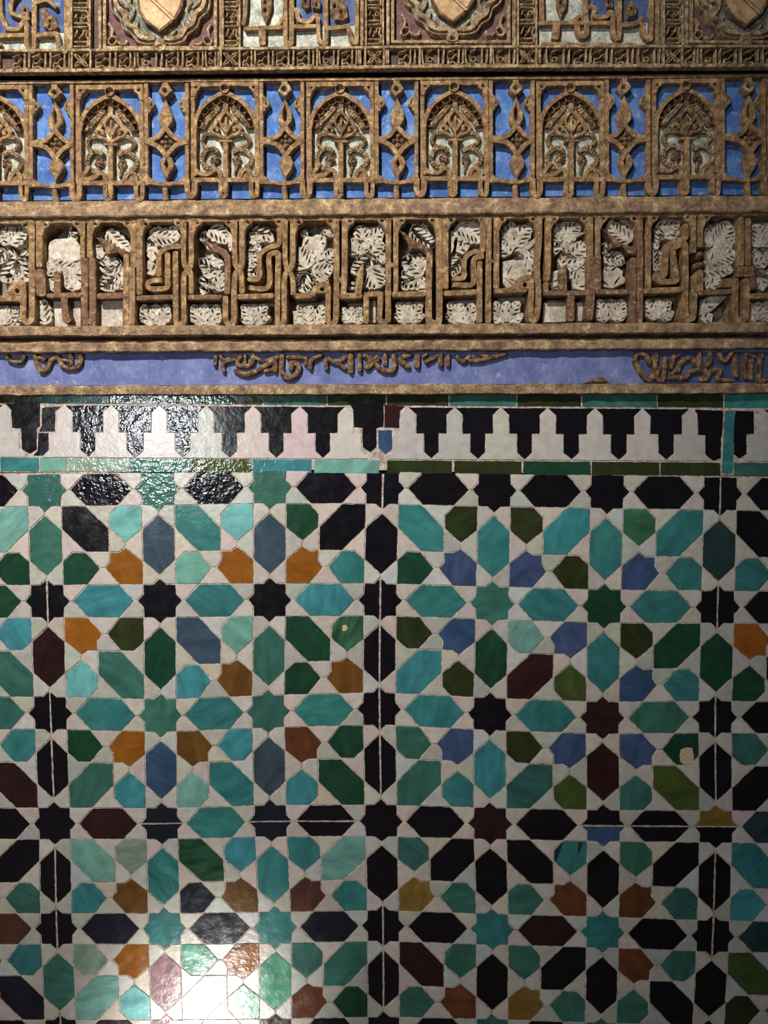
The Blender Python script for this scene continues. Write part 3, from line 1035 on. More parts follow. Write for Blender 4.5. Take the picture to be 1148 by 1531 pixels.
# flags and broad letter heads
FLAG = {
    0: [[(810, 248), (920, 280), (1000, 335), (1112, 385), (1112, 425), (1060, 425), (1010, 390), (915, 412), (890, 340)]],
    190: [[(658, 283), (740, 310), (860, 370), (888, 430), (845, 455), (800, 402), (735, 378), (700, 340)]],
    570: [[(153, 193), (200, 215), (260, 265), (370, 320), (444, 370), (444, 420), (388, 402), (340, 362), (275, 355), (245, 368), (225, 290)]],
    760: [[(810, 178), (880, 230), (960, 300), (1105, 350), (1095, 412), (1040, 402), (980, 335), (868, 362), (890, 290)],
          [(438, 545), (470, 500), (505, 480), (507, 722), (438, 722)]],
    948: [[(720, 690), (780, 612), (860, 600), (862, 692)], [(895, 500), (1020, 498), (1048, 580), (1050, 705), (1002, 705), (1000, 602), (895, 592)]],
}
for ox, polys in FLAG.items():
    for p in polys:
        mb = MB(); plate(mb, C(ox, 310, K, p), -23.5, H1 - 0.5, bev=1.6, wear=0.35, step=5, tilt=0.03)
        mb.build('letter_head', 'bare_brown' if ox in (190, 948) else 'gilt_dark', kufic)
for x, y, r in ((575, 400, 50), (582, 485, 44)):
    p = C(948, 310, K, [(x, y)])[0]
    mb = MB(); dome(mb, p[0], p[1], r / K, r / K, -23.5, H1 + 1); mb.build('letter_knot', 'bare_brown', kufic, smooth=60)
# letters with an eye
for ox, x, y in ((0, 143, 718), (380, 582, 700), (760, 145, 665)):
    ring = [(x - 52, y + 40), (x - 50, y - 20), (x, y - 52), (x + 46, y - 20), (x + 50, y + 42)]
    p = C(ox, 310, K, ring)
    e = C(ox, 310, K, [(x + 18 * math.cos(a), y + 18 * math.sin(a)) for a in [i * math.pi / 4 for i in range(8)]])
    mb = MB(); plate(mb, p, -23.5, H1 - 0.2, holes=[e], bev=1.5, wear=0.2, step=5); mb.build('letter_eye', 'gilt', kufic)


# top rail with lobed corners at every pair of shafts
def ytop(x): return 330.8 - 12.3 * x / 1148.0


mb = MB()
stroke(mb, [(-70, ytop(-70)), (300, ytop(300)), (760, ytop(760)), (1215, ytop(1215))], 8.5, -23.5, H1 - 0.5, 'flat', curve=False, cap=False, bev=2.0, step=8)
mb.build('top_rail', 'gilt', kufic, smooth=28)
PAIRS = [(-30, -20), (47, 58.4), (123.5, 133), (199, 208), (275, 286), (351, 361.5), (426, 437.5), (503, 514.5), (580.7, 591.8), (656, 666), (731, 742.5), (806.5, 820), (883, 894), (958, 969.5), (1038, 1048), (1108, 1119)]
for a, b in PAIRS:
    for x, s in ((a, -1), (b, 1)):
        if (x, s) in ((1108, -1), (1119, 1)): continue
        y = ytop(x)
        e = x + s * 3.5
        poly = [(e - s * 4, y - 4), (e + s * 12, y - 4), (e + s * 13, y + 4), (e + s * 10, y + 9), (e + s * 4.5, y + 13), (e + s * 0.5, y + 24), (e - s * 4, y + 24)]
        hx, hy = e + s * 4.6, y + 4.4
        hole = [(hx - 3.4 * s, hy - 2.6), (hx + 0.5 * s, hy - 2.2), (hx + 3.4 * s, hy + 1.2), (hx + 2.6 * s, hy + 2.8), (hx - 0.8 * s, hy + 1.6)]
        mb = MB(); plate(mb, poly, -23.5, H1 + 0.4, holes=[hole], bev=1.6, wear=0.3, step=5, hole_step=2.5)
        mb.build('corner_lobe', 'gilt', kufic)


# white carved leaves: flat leaf blades pierced by almond slits
def leaf(base, tip, width, n=4, h1=-3.0, curve=0.12, name='stucco_leaf', mat='stucco'):
    bx, by = base; tx, ty = tip
    Lx, Ly = tx - bx, ty - by
    Ln = math.hypot(Lx, Ly)
    ux, uy = Lx / Ln, Ly / Ln
    nx, ny = -uy, ux
    cv = curve * random.choice((-1, 1)) * Ln

    def pt(t, s):
        o_ = cv * 4 * t * (1 - t)
        return (bx + Lx * t + nx * (o_ + s), by + Ly * t + ny * (o_ + s))

    def hw(t):
        return width * 0.5 * (math.sin(math.pi * min(1, max(0, t)) ** 0.75) ** 0.7 if 0 < t < 1 else 0) + 0.6
    N = n * 3
    left, right = [], []
    for i in range(N + 1):
        t = i / N
        sc = 1.0 + (0.12 if i % 3 == 1 else -0.10 if i % 3 == 0 else 0.06)
        left.append(pt(min(1, t + 0.03), hw(t) * sc)); right.append(pt(min(1, t + 0.03), -hw(t) * sc))
    outline = left + list(reversed(right))
    holes = []
    for i in range(n):
        t0 = 0.14 + 0.62 * i / max(1, n - 1) if n > 1 else 0.35
        for sd in (1, -1):
            ln = hw(t0 + 0.1) * 0.68
            if ln < 1.6: continue
            a = pt(t0, sd * (hw(t0) * 0.16 + 0.5)); b = pt(min(0.95, t0 + ln * 1.0 / Ln), sd * (hw(t0 + 0.1) * 0.16 + ln))
            dx, dy = b[0] - a[0], b[1] - a[1]; l = math.hypot(dx, dy) or 1
            mx, my = -dy / l, dx / l
            th = max(0.6, min(1.6, ln * 0.27))
            holes.append([a, (a[0] + dx * 0.35 + mx * th, a[1] + dy * 0.35 + my * th), (a[0] + dx * 0.75 + mx * th * 0.8, a[1] + dy * 0.75 + my * th * 0.8), b,
                          (a[0] + dx * 0.7 - mx * th * 0.6, a[1] + dy * 0.7 - my * th * 0.6), (a[0] + dx * 0.3 - mx * th * 0.7, a[1] + dy * 0.3 - my * th * 0.7)])
    mb = MB()
    plate(mb, outline, -24, h1 + jit(1.2), holes=holes, bev=0.7, wear=0.15, step=0, hole_step=50, tilt=0.05)
    return mb.build(name, mat, kufic)


LEAVES = {
    0: [((90, 330), (232, 185), 120, 4), ((85, 330), (-20, 160), 120, 4), ((150, 440), (10, 640), 150, 4), ((150, 430), (245, 640), 120, 4), ((30, 350), (-60, 480), 100, 3),
        ((395, 465), (690, 520), 120, 5), ((500, 490), (690, 705), 150, 4), ((400, 590), (500, 470), 80, 3), ((410, 610), (470, 725), 70, 2), ((560, 700), (640, 600), 90, 2),
        ((915, 185), (1135, 370), 110, 5), ((900, 330), (835, 440), 80, 2), ((1050, 475), (840, 500), 120, 4), ((1010, 560), (845, 690), 130, 4), ((1000, 720), (1035, 500), 90, 4), ((1010, 500), (900, 420), 80, 2),
        ((400, 1015), (375, 785), 120, 4), ((590, 220), (690, 190), 60, 2)],
    190: [((180, 205), (460, 245), 120, 5), ((200, 225), (175, 415), 70, 3), ((235, 590), (185, 450), 100, 0), ((250, 330), (215, 470), 90, 0), ((340, 200), (450, 170), 60, 0),
          ((690, 195), (870, 300), 120, 4), ((680, 200), (630, 290), 60, 2), ((830, 540), (615, 450), 120, 4), ((830, 550), (615, 640), 120, 4), ((790, 730), (830, 560), 90, 3), ((700, 730), (620, 690), 70, 1), ((870, 200), (885, 380), 50, 2), ((720, 400), (830, 500), 70, 2),
          ((1050, 220), (1150, 300), 80, 2), ((1130, 360), (1050, 470), 90, 3), ((1100, 480), (1040, 590), 90, 3)],
    380: [((-60, 210), (170, 290), 100, 4), ((0, 320), (60, 370), 60, 0), ((-60, 400), (0, 520), 70, 3),
          ((470, 530), (385, 340), 170, 4), ((470, 530), (570, 350), 120, 3), ((490, 545), (680, 510), 110, 4), ((450, 550), (415, 735), 160, 4), ((520, 620), (640, 660), 80, 2), ((600, 450), (680, 370), 90, 3), ((400, 250), (450, 190), 50, 0), ((590, 190), (680, 250), 60, 2), ((400, 340), (620, 260), 150, 0),
          ((920, 290), (905, 150), 110, 3), ((930, 285), (1110, 165), 110, 4), ((910, 400), (825, 265), 100, 2), ((1000, 400), (1110, 300), 110, 3), ((1000, 415), (825, 560), 120, 4), ((990, 500), (1085, 690), 180, 4), ((900, 420), (960, 260), 60, 0), ((1060, 400), (1120, 480), 60, 2), ((820, 640), (860, 700), 60, 2)],
    570: [((255, 160), (470, 325), 130, 5), ((340, 140), (440, 260), 50, 0), ((365, 590), (165, 440), 140, 4), ((330, 560), (370, 420), 90, 2), ((320, 600), (160, 690), 130, 3), ((290, 710), (370, 600), 110, 2),
          ((620, 185), (860, 290), 150, 5), ((615, 190), (595, 400), 70, 2), ((640, 170), (850, 130), 50, 0), ((690, 440), (600, 590), 110, 4), ((640, 380), (760, 330), 90, 0),
          ((1040, 250), (1140, 130), 100, 3)],
    760: [((50, 360), (10, 180), 120, 4), ((60, 345), (195, 160), 130, 4), ((40, 380), (250, 250), 40, 0), ((30, 400), (-60, 300), 110, 3), ((130, 310), (150, 420), 60, 0), ((150, 360), (175, 540), 60, 0), ((-40, 600), (200, 480), 190, 0),
          ((455, 300), (420, 130), 110, 3), ((470, 285), (615, 150), 130, 4), ((450, 330), (660, 220), 40, 0), ((540, 410), (650, 300), 110, 3), ((460, 360), (380, 320), 80, 2), ((430, 480), (660, 450), 80, 4), ((530, 490), (660, 650), 150, 4), ((370, 700), (430, 540), 110, 0), ((560, 700), (640, 600), 100, 0), ((500, 400), (530, 290), 70, 2),
          ((1075, 290), (860, 120), 130, 5), ((950, 110), (1085, 170), 40, 0), ((815, 430), (1000, 480), 100, 4), ((830, 300), (815, 400), 60, 2), ((900, 700), (880, 500), 220, 0), ((920, 380), (1000, 460), 60, 0)],
    -106: [((250, 450), (130, 200), 150, 4), ((260, 450), (400, 200), 150, 4), ((250, 470), (150, 720), 150, 4), ((260, 470), (390, 720), 150, 4), ((560, 300), (600, 150), 100, 3)],
    1150: [((130, 380), (60, 130), 120, 4), ((120, 400), (100, 690), 150, 4), ((380, 400), (310, 130), 130, 4), ((390, 400), (460, 690), 140, 4), ((390, 390), (470, 160), 120, 4)],
    948: [((180, 160), (400, 130), 100, 4), ((180, 170), (200, 360), 80, 4), ((190, 350), (185, 550), 90, 4), ((260, 270), (410, 180), 110, 0),
          ((655, 350), (620, 170), 80, 2), ((670, 340), (815, 120), 170, 5), ((650, 370), (845, 245), 50, 0), ((640, 510), (885, 400), 150, 5), ((610, 560), (850, 540), 120, 4), ((605, 690), (740, 600), 90, 3), ((700, 440), (800, 330), 80, 2),
          ((1070, 350), (1040, 140), 130, 4), ((1075, 345), (1150, 130), 120, 4), ((1020, 480), (1160, 420), 80, 3), ((1060, 600), (1110, 720), 90, 0),
          ((560, 930), (800, 760), 90, 0), ((570, 960), (680, 920), 90, 0)],
}
for ox, lst in LEAVES.items():
    for b_, t_, w_, n_ in lst:
        pb, ptip = C(ox, 310, K, [b_, t_])
        if n_ == 0:
            leaf(pb, ptip, w_ / K * 1.15, 2 if w_ > 120 else 1, h1=-4.5)
        else:
            leaf(pb, ptip, w_ / K * 1.3, n_)
            a_ = 0.9 * random.choice((-1, 1)); dx_, dy_ = (ptip[0] - pb[0]) * 0.85, (ptip[1] - pb[1]) * 0.85
            q_ = (pb[0] + dx_ * math.cos(a_) - dy_ * math.sin(a_), pb[1] + dx_ * math.sin(a_) + dy_ * math.cos(a_))
            leaf(pb, q_, w_ / K * 1.1, n_, h1=-9.5)
FANS = [(-106, 250, 1015, 1), (1150, 110, 970, 1), (1150, 380, 965, 1), (0, 60, 1015, 0.9), (190, 240, 1015, 1), (190, 670, 1015, 1), (190, 1090, 1015, 1), (380, 480, 1020, 1), (380, 840, 995, 0.75), (570, 240, 1000, 1), (570, 680, 1000, 1), (570, 1080, 990, 1),
        (760, 880, 970, 1), (948, 210, 965, 0.95), (948, 1070, 975, 0.9)]
for ox, x, y, s in FANS:
    for dx, dy, w_, n_ in ((0, -190, 100, 3), (-105, -185, 105, 4), (107, -185, 105, 4), (-140, -80, 60, 3), (140, -80, 60, 3)):
        pb, ptip = C(ox, 310, K, [(x + dx * 0.12, y), (x + dx * s, y + dy * s)])
        leaf(pb, ptip, w_ * s / K * 1.12, n_, curve=0.08, h1=-3)
# smooth repaired plaster between the letters
for ox, p in ((0, [(455, 805), (690, 800), (692, 1025), (470, 1025)]), (0, [(845, 800), (1055, 798), (1055, 1025), (845, 1025)]), (760, [(292, 815), (500, 812), (500, 985), (300, 990)]),
              (760, [(570, 815), (640, 815), (640, 975), (575, 975)]), (0, [(420, 300), (470, 270), (640, 262), (690, 340), (690, 450), (560, 480), (410, 460), (405, 380)]),
              (570, [(1030, 465), (1140, 450), (1270, 470), (1260, 640), (1080, 700), (1035, 640)]), (380, [(760, 880), (920, 870), (930, 1000), (760, 1000)]),
              (380, [(330, 890), (450, 880), (600, 960), (600, 1020), (340, 1020)]), (760, [(370, 560), (440, 540), (440, 700), (365, 710)]), (380, [(980, 800), (1045, 800), (1045, 990), (985, 990)])):
    mb = MB(); plate(mb, C(ox, 310, K, p), -18, -6.5, bev=1.0, wear=0.4, step=8)
    mb.build('plaster_repair', 'stucco', kufic)

# ------------------------------------------------------------------ blue arcade frieze
loc_ = W(574, 298, 0)
arcade = empty('arcade_frieze', (loc_[0], 0, loc_[1]))
tag(arcade, 'carved frieze of small gilded arches and pendants on bright blue ground', 'frieze')
mb = MB(); slab(mb, [(-106, 121), (1256, 113), (1256, 290), (-106, 300.5)], -25, -1)
mb.build('blue_ground', 'blue', arcade)
HA = 11.0


def scaled(pts, ox, oy):
    """module drawing units (5.74 per px, stem at 785, drawn on the reference module) -> px"""
    return [((p[0] - 785) / K + ox, (p[1]) / K + 105 + oy) + tuple(p[2:]) for p in pts]


STEMS = [(-8, 5.2), (164.6, 5), (336.8, 0.2), (509.3, 0.6), (680.2, -1.8), (854.1, -0.6), (1027.3, -4.2), (1200, -5)]
for si, (sx, dy) in enumerate(STEMS):
    S = lambda pts: scaled(pts, sx, dy)
    # panel part: frame bars of the arch field
    mb = MB()
    stroke(mb, S([(488, 118), (1068, 112)]), 42 / K, -2, HA, 'flat', bev=1.6, wear=0.5, cap=False)
    stroke(mb, S([(506, 120), (506, 940)]), 34 / K, -2, HA - 1, 'flat', bev=1.6, wear=0.5, cap=False)
    stroke(mb, S([(1054, 120), (1058, 940)]), 34 / K, -2, HA - 1, 'flat', bev=1.6, wear=0.5, cap=False)
    stroke(mb, S([(495, 940), (1065, 938)]), 42 / K, -2, HA, 'flat', bev=1.6, wear=0.5, cap=False)
    panel = mb.build('arch_panel', 'gilt', arcade, smooth=28)
    for pts in ([(490, 110), (560, 110), (570, 150), (540, 180), (525, 225), (490, 230)], [(1070, 110), (985, 110), (985, 150), (1020, 180), (1035, 230), (1070, 235)]):
        mb = MB()
        cx = sum(p[0] for p in pts) / 6; cy = 148
        hole = [(cx + 15 * math.cos(i * 1.047), cy - 8 + 13 * math.sin(i * 1.047)) for i in range(6)]
        plate(mb, S(pts), -2, HA + 0.5, holes=[S(hole)], bev=1.5, wear=0.25, step=4, hole_step=9)
        mb.build('corner_lobe', 'gilt', panel)
    # pale ground behind the foliage
    mb = MB()
    plate(mb, S([(520, 930), (520, 490), (545, 390), (600, 305), (680, 240), (780, 200), (874, 238), (954, 300), (1016, 380), (1050, 480), (1055, 930)]), -2, 0.4, bev=0.4, wear=0.1, step=8)
    mb.build('pale_ground', 'pale_ground', panel)
    # arch band
    mb = MB()
    stroke(mb, S([(520, 900), (518, 720), (518, 560), (522, 468), (543, 385), (596, 302), (676, 236), (778, 194), (876, 232), (958, 296), (1018, 378), (1046, 462), (1056, 560), (1058, 760), (1050, 900)]), 40 / K, -2, HA, 'flat', bev=1.6, wear=0.5)
    mb.build('arch_band', 'gilt', panel, smooth=28)
    # scalloped hollows inside the arch
    for x, y, r in ((572, 462, 30), (572, 402, 30), (606, 346, 31), (652, 300, 33), (706, 258, 34), (774, 234, 36), (836, 250, 33), (888, 284, 32), (938, 334, 32), (978, 394, 31), (998, 456, 31)):
        p = S([(x, y)])[0]
        mb = MB()
        cup(mb, p[0], p[1], r / K * 1.18, -1.5, 9.0 + jit(0.8), 0.9)
        mb.build('scallop', 'gilt_dark', panel, smooth=40)
    # boss over the crown
    mb = MB(); p = S([(778, 152)])[0]
    cup(mb, p[0], p[1], 42 / K, -2, HA + 2.5, HA - 4)
    mb.build('crown_boss', 'gilt', panel, smooth=50)
    # stem and capital
    mb = MB()
    stroke(mb, S([(787, 625), (787, 1040)]), 44 / K, 0, HA, 'flat', bev=1.6, wear=0.5)
    stroke(mb, S([(735, 605), (842, 605)]), 28 / K, 0, HA + 1, 'round', bev=1.6, wear=0.5)
    mb.build('stem', 'gilt', panel, smooth=28)
    # palmette
    mb = MB()
    stroke(mb, S([(785, 352), (735, 425), (755, 480), (790, 525), (826, 475), (850, 425), (788, 352)]), 24 / K, 0, 8.5, 'round', bev=1.8)
    stroke(mb, S([(784, 345, 0.5), (725, 400), (690, 465), (652, 508)]), 36 / K, 0, 7.5, 'flat', bev=1.8)
    stroke(mb, S([(790, 345, 0.5), (860, 410), (895, 465), (925, 500)]), 36 / K, 0, 7.5, 'flat', bev=1.8)
    stroke(mb, S([(775, 580), (730, 555), (685, 540), (662, 508), (682, 482), (715, 492), (712, 520)]), 34 / K, 0, 9, 'round', bev=1.6, wear=0.5)
    stroke(mb, S([(800, 580), (845, 555), (890, 538), (912, 505), (888, 478), (856, 490), (862, 518)]), 34 / K, 0, 9, 'round', bev=1.6, wear=0.5)
    stroke(mb, S([(788, 600), (788, 560), (790, 400)]), 26 / K, 0, 8, 'round', bev=1.8)
    stroke(mb, S([(790, 520), (762, 455)]), 20 / K, 0, 7.5, 'round', bev=1.5)
    stroke(mb, S([(792, 520), (820, 455)]), 20 / K, 0, 7.5, 'round', bev=1.5)
    stroke(mb, S([(788, 345), (786, 290)]), 44 / K, 0, 7.5, 'flat', bev=1.8)
    mb.build('palmette', 'gilt_dark' if si in (3, 6) else 'gilt', panel, smooth=50)
    # ribbed vine fronds
    for pts, w in (([(725, 312), (690, 360), (650, 400), (615, 435), (588, 490)], 46), ([(848, 312), (885, 365), (925, 405), (955, 440), (978, 490)], 46),
                   ([(668, 542), (612, 550), (588, 590), (600, 640), (648, 672)], 34), ([(900, 542), (960, 550), (988, 590), (972, 632), (915, 668)], 34),
                   ([(722, 700), (680, 668), (620, 682), (585, 735), (590, 790), (640, 832), (690, 820)], 40), ([(852, 698), (900, 672), (960, 688), (1005, 735), (1002, 790), (960, 832)], 40)):
        mb = MB()
        stroke(mb, S(pts), w * 1.02 / K, 0, 7.0, 'flat', bev=1.4, rib=1.1)
        stroke(mb, [(p[0] - (1.2 if p[0] < sx else -1.2), p[1] - 1.2) for p in S(pts)], 10 / K, 0, 8.0, 'round', bev=1.0, wear=0.15)
        mb.build('vine_frond', 'gilt_pale', panel, smooth=35)
    # pine cones
    for cx, cy, rx, ry in ((695, 765, 50, 50), (882, 770, 42, 56)):
        mb = MB(); p = S([(cx, cy)])[0]
        dome(mb, p[0], p[1], rx / K, ry / K, 0, 5.5)
        for _ in range(14):
            a = jit(math.pi); q = random.random() ** 0.5 * 0.85
            dome(mb, p[0] + rx / K * q * math.cos(a), p[1] + ry / K * q * math.sin(a), 1.7, 1.7, 2.5, 7.6 - 2 * q * q, seg=6, rings=2)
        if cx > 800:
            stroke(mb, S([(880, 810), (868, 895, 0.4)]), 40 / K, 0, 5, 'round', bev=1.8)
        mb.build('pine_cone', 'gilt_dark', panel, smooth=50)
    # kufic feet of the panel
    mb = MB()
    if si in (1, 3, 5):
        stroke(mb, S([(530, 900), (575, 840), (610, 800, 0.6)]), 36 / K, 0, HA - 1, 'flat', bev=1.6, wear=0.5)
        stroke(mb, S([(520, 905), (640, 895), (690, 855), (730, 862), (742, 910), (744, 1055), (768, 1082), (795, 1055)]), 38 / K, 0, HA, 'flat', bev=1.6, wear=0.5)
    else:
        stroke(mb, S([(518, 845), (560, 878), (630, 890), (695, 850), (730, 862), (742, 910), (744, 1055), (768, 1082), (795, 1055)]), 38 / K, 0, HA, 'flat', bev=1.6, wear=0.5)
    mb.build('middle_foot', 'gilt', panel, smooth=28)
    mb = MB()
    stroke(mb, S([(905, 930), (930, 865), (975, 850), (1002, 900), (1006, 1040), (1030, 1078), (1058, 1040), (1060, 700)]), 38 / K, 0, HA, 'flat', bev=1.6, wear=0.5)
    plate(mb, S([(900, 935), (915, 860), (950, 815), (990, 850), (1010, 935)]), 0, HA - 2, bev=1.5, wear=0.2, step=5)
    mb.build('right_foot', 'gilt', panel, smooth=28)
    mb = MB()
    stroke(mb, S([(456, 940), (460, 1045), (488, 1080), (516, 1045), (520, 940)]), 50 / K, -2, HA, 'flat', bev=1.6, wear=0.5)
    mb.build('left_foot', 'gilt', panel, smooth=28)

PEND = [(-92, 5.3), (81, 5), (246.7, 1.8), (425.7, 0.4), (593.6, -0.6), (772, -1.6), (934, -3), (1120.5, -4.4), (1290, -5)]
for pi, (pxc, dy) in enumerate(PEND):
    if pxc < -60 or pxc > 1230: continue
    S = lambda pts: [((p[0] - 268) / K + pxc, p[1] / K + 105 + dy) + tuple(p[2:]) for p in pts]
    prev = max([s for s in STEMS if s[0] < pxc], key=lambda s: s[0])[0]
    nxt = min([s for s in STEMS if s[0] > pxc], key=lambda s: s[0])[0]
    # left and right bar positions in drawing units follow the neighbouring arch fields
    xl = (prev + 53.5 - pxc) * K + 268
    xr = (nxt - 57.5 - pxc) * K + 268
    mb = MB()
    stroke(mb, S([(xl, 95), (xl + 3, 945)]), 36 / K, -2, HA - 1, 'flat', bev=1.6, wear=0.5, cap=False)
    stroke(mb, S([(xr, 95), (xr, 945)]), 34 / K, -2, HA - 1, 'flat', bev=1.6, wear=0.5, cap=False)
    stroke(mb, S([(xl - 10, 958), (xl + 60, 955), (268, 968), (xr - 60, 955), (xr + 15, 955)]), 34 / K, -2, HA, 'flat', bev=1.6, wear=0.5, cap=False)
    for s, xx in ((1, xl), (-1, xr)):
        plate(mb, S([(xx, 880), (xx + s * 30, 905), (xx + s * 75, 935), (xx + s * 120, 955), (xx, 955)]), -2, HA - 0.5, bev=1.5, wear=0.2, step=5)
        stroke(mb, S([(xx, 170), (xx + s * 12, 215), (xx + s * 48, 250), (xx + s * 62, 285), (xx + s * 40, 312), (xx + s * 22, 290), (xx + s * 34, 272)]), 24 / K, -2, HA - 1, 'round', bev=1.6, wear=0.5)
        plate(mb, S([(xx, 200), (xx + s * 45, 250), (xx + s * 40, 340), (xx, 380)]), -2, HA - 2, bev=1.5, wear=0.3, step=4)
    # joint strip
    pend = mb.build('pendant_panel', 'gilt', arcade, smooth=28)
    mb = MB()
    stroke(mb, S([(265, 80), (265, 130)]), 52 / K, -2, HA, 'flat', bev=1.6, wear=0.5)
    hole = [(265 + 20 * math.cos(i * 1.047), 160 + 16 * math.sin(i * 1.047)) for i in range(6)]
    plate(mb, S([(205, 172), (232, 120), (265, 92), (305, 115), (334, 165), (290, 210), (262, 226), (235, 205)]), -2, HA + 1.5, holes=[S(hole)], bev=2, wear=0.3, step=4, hole_step=9)
    mb.build('top_boss', 'gilt' if pi % 3 else 'gilt_pale', pend, smooth=40)
    mb = MB()
    hole = [(268, 300), (284, 350), (284, 410), (268, 440), (254, 410), (254, 350)]
    plate(mb, S([(267, 226), (300, 290), (330, 370), (334, 430), (300, 480), (265, 500), (230, 480), (206, 425), (222, 350), (250, 280)]), -2, HA, holes=[S(hole)] if pi % 2 else [], bev=2.2, wear=0.25, step=5, hole_step=9)
    mb.build('almond', 'gilt', pend, smooth=40)
    mb = MB()
    stroke(mb, S([(266, 480), (215, 550), (170, 578), (xl, 592)]), 42 / K, -2, HA, 'flat', bev=1.6, wear=0.5)
    stroke(mb, S([(266, 480), (320, 540), (370, 578), (xr, 595)]), 42 / K, -2, HA, 'flat', bev=1.6, wear=0.5)
    stroke(mb, S([(xl, 605), (170, 622), (225, 660), (275, 730)]), 42 / K, -2, HA, 'flat', bev=1.6, wear=0.5)
    stroke(mb, S([(xr, 605), (380, 622), (330, 660), (275, 730)]), 42 / K, -2, HA, 'flat', bev=1.6, wear=0.5)
    mb.build('knot', 'gilt', pend, smooth=28)
    mb = MB()
    plate(mb, S([(276, 520), (320, 560), (378, 592), (340, 640), (276, 690), (220, 640), (180, 592), (232, 560)]), -2, 3.5, bev=1.2, wear=0.3, step=5)
    for x, y, r in ((276, 560, 26), (240, 600, 26), (312, 600, 26), (276, 640, 30), (276, 602, 24)):
        p = S([(x, y)])[0]; dome(mb, p[0], p[1], r / K, r / K, -1, 8.5, seg=8)
    mb.build('flower', 'gilt_dark', pend, smooth=55)
    mb = MB()
    hole = [(280, 760), (294, 800), (278, 836), (262, 800)]
    plate(mb, S([(276, 705), (318, 735), (347, 790), (335, 840), (300, 895), (278, 940), (258, 895), (228, 840), (216, 790), (240, 735)]), -2, HA, holes=[S(hole)] if pi % 2 == 0 else [], bev=2.2, wear=0.25, step=5, hole_step=9)
    mb.build('drop', 'gilt', pend, smooth=40)
    mb = MB()
    stroke(mb, S([(267, 950), (262, 1020), (270, 1095)]), 50 / K, -2, HA - 1, 'round', bev=2.4)
    mb.build('foot', 'gilt', pend, smooth=50)
# thin rail along the top of the arcade
mb = MB()
stroke(mb, [(-70, 124.5), (300, 119.5), (700, 116.5), (1215, 112)], 5, -2, HA + 1, 'flat', curve=False, cap=False, bev=1.5, step=8)
mb.build('top_rail', 'gilt', arcade, smooth=28)

# ------------------------------------------------------------------ heraldic frieze above (projects over the arcade)
HU = 24.0
loc_ = W(574, 104, HU)
herald = empty('heraldic_frieze', (loc_[0], 0, loc_[1]))
tag(herald, 'projecting carved frieze with cream shields and narrow inscriptions along the top', 'frieze')
mb = MB(); slab(mb, [(-110, -110), (1260, -115), (1260, 104), (-110, 107)], -25, HU - 9)
mb.build('frieze_block', 'dark_wood', herald)
mb = MB()
stroke(mb, [(-90, 106.5), (200, 104), (640, 99), (1240, 97)], 5.5, HU - 10, HU, 'flat', curve=False, cap=False, bev=1.6, step=7)
mb.build('inscription_rail', 'gilt_pale', herald, smooth=28)
mb = MB()
stroke(mb, [(-90, 76), (200, 73.8), (640, 69.5), (1240, 68.5)], 4.2, HU - 10, HU, 'flat', curve=False, cap=False, bev=1.4, step=7)
mb.build('inscription_rail', 'gilt_pale', herald, smooth=28)
HB = HU - 9


def ymid(x):  # vertical centre of the horizontal inscription
    return 91.2 - 8.0 * min(x, 700) / 700.0 + (0.6 if x > 700 else 0)


def word(x0, wd, var=0, vertical=None):
    """one carved word of the repeating narrow inscription"""
    units = {
        0: [([(4, 22), (40, 8), (66, 0)], 13), ([(8, 112), (14, 74), (44, 70), (66, 44), (86, 36)], 13), ([(14, 108), (56, 96), (74, 112), (104, 108), (108, -6)], 15), ([(108, 108), (142, 110), (148, 84), (148, -12)], 15)],
        1: [([(0, -6), (6, 90), (18, 112), (62, 112), (110, 112), (114, -4)], 14), ([(36, 78), (52, 58), (70, 70), (64, 92), (44, 92), (36, 78)], 12), ([(36, 14), (66, 2)], 13), ([(114, 110), (144, 110), (150, -10)], 15)],
        2: [([(6, -4), (8, 104)], 15), ([(40, -4), (42, 104)], 15)],
    }[var]
    mb = MB()
    for pts, w in units:
        if vertical is None:
            q = [(x0 + p[0] / 155.0 * wd, ymid(x0) + (p[1] - 52) / 118.0 * 22) for p in pts]
        else:
            xa, xb = vertical   # strip between xa and xb; word runs downwards
            q = [(xa + (xb - xa) * (p[1] + 12) / 126.0, x0 + p[0] / 155.0 * wd) for p in pts]
        stroke(mb, q, w / K * 1.25, HB - 1, HU - 1.2, 'round', bev=1.8, wear=0.2)
    return mb.build('inscription_word', 'gilt_pale', herald, smooth=50)


xs_words = [(-8, 22, 2), (18, 26, 0), (47, 29, 0), (78, 26, 0), (141, 33, 0), (177, 25, 0), (205, 38, 1), (247, 27, 0), (277, 27, 0), (307, 20, 1), (362, 20, 0), (384, 25, 0), (412, 28, 0), (443.5, 26, 0),
            (477, 30, 1), (510, 24, 0), (536, 11, 2), (577, 14, 2), (595, 27, 0), (631, 34, 1), (669, 25, 0), (696, 34, 1), (737, 34, 1), (806, 8, 2), (817, 36, 1), (858, 27, 0), (887, 30, 0), (920, 28, 0),
            (955, 33, 1), (1025, 20, 0), (1049, 30, 1), (1082, 28, 0), (1113, 30, 0), (1146, 28, 0)]
for x0, wd, var in xs_words: word(x0, wd, var)
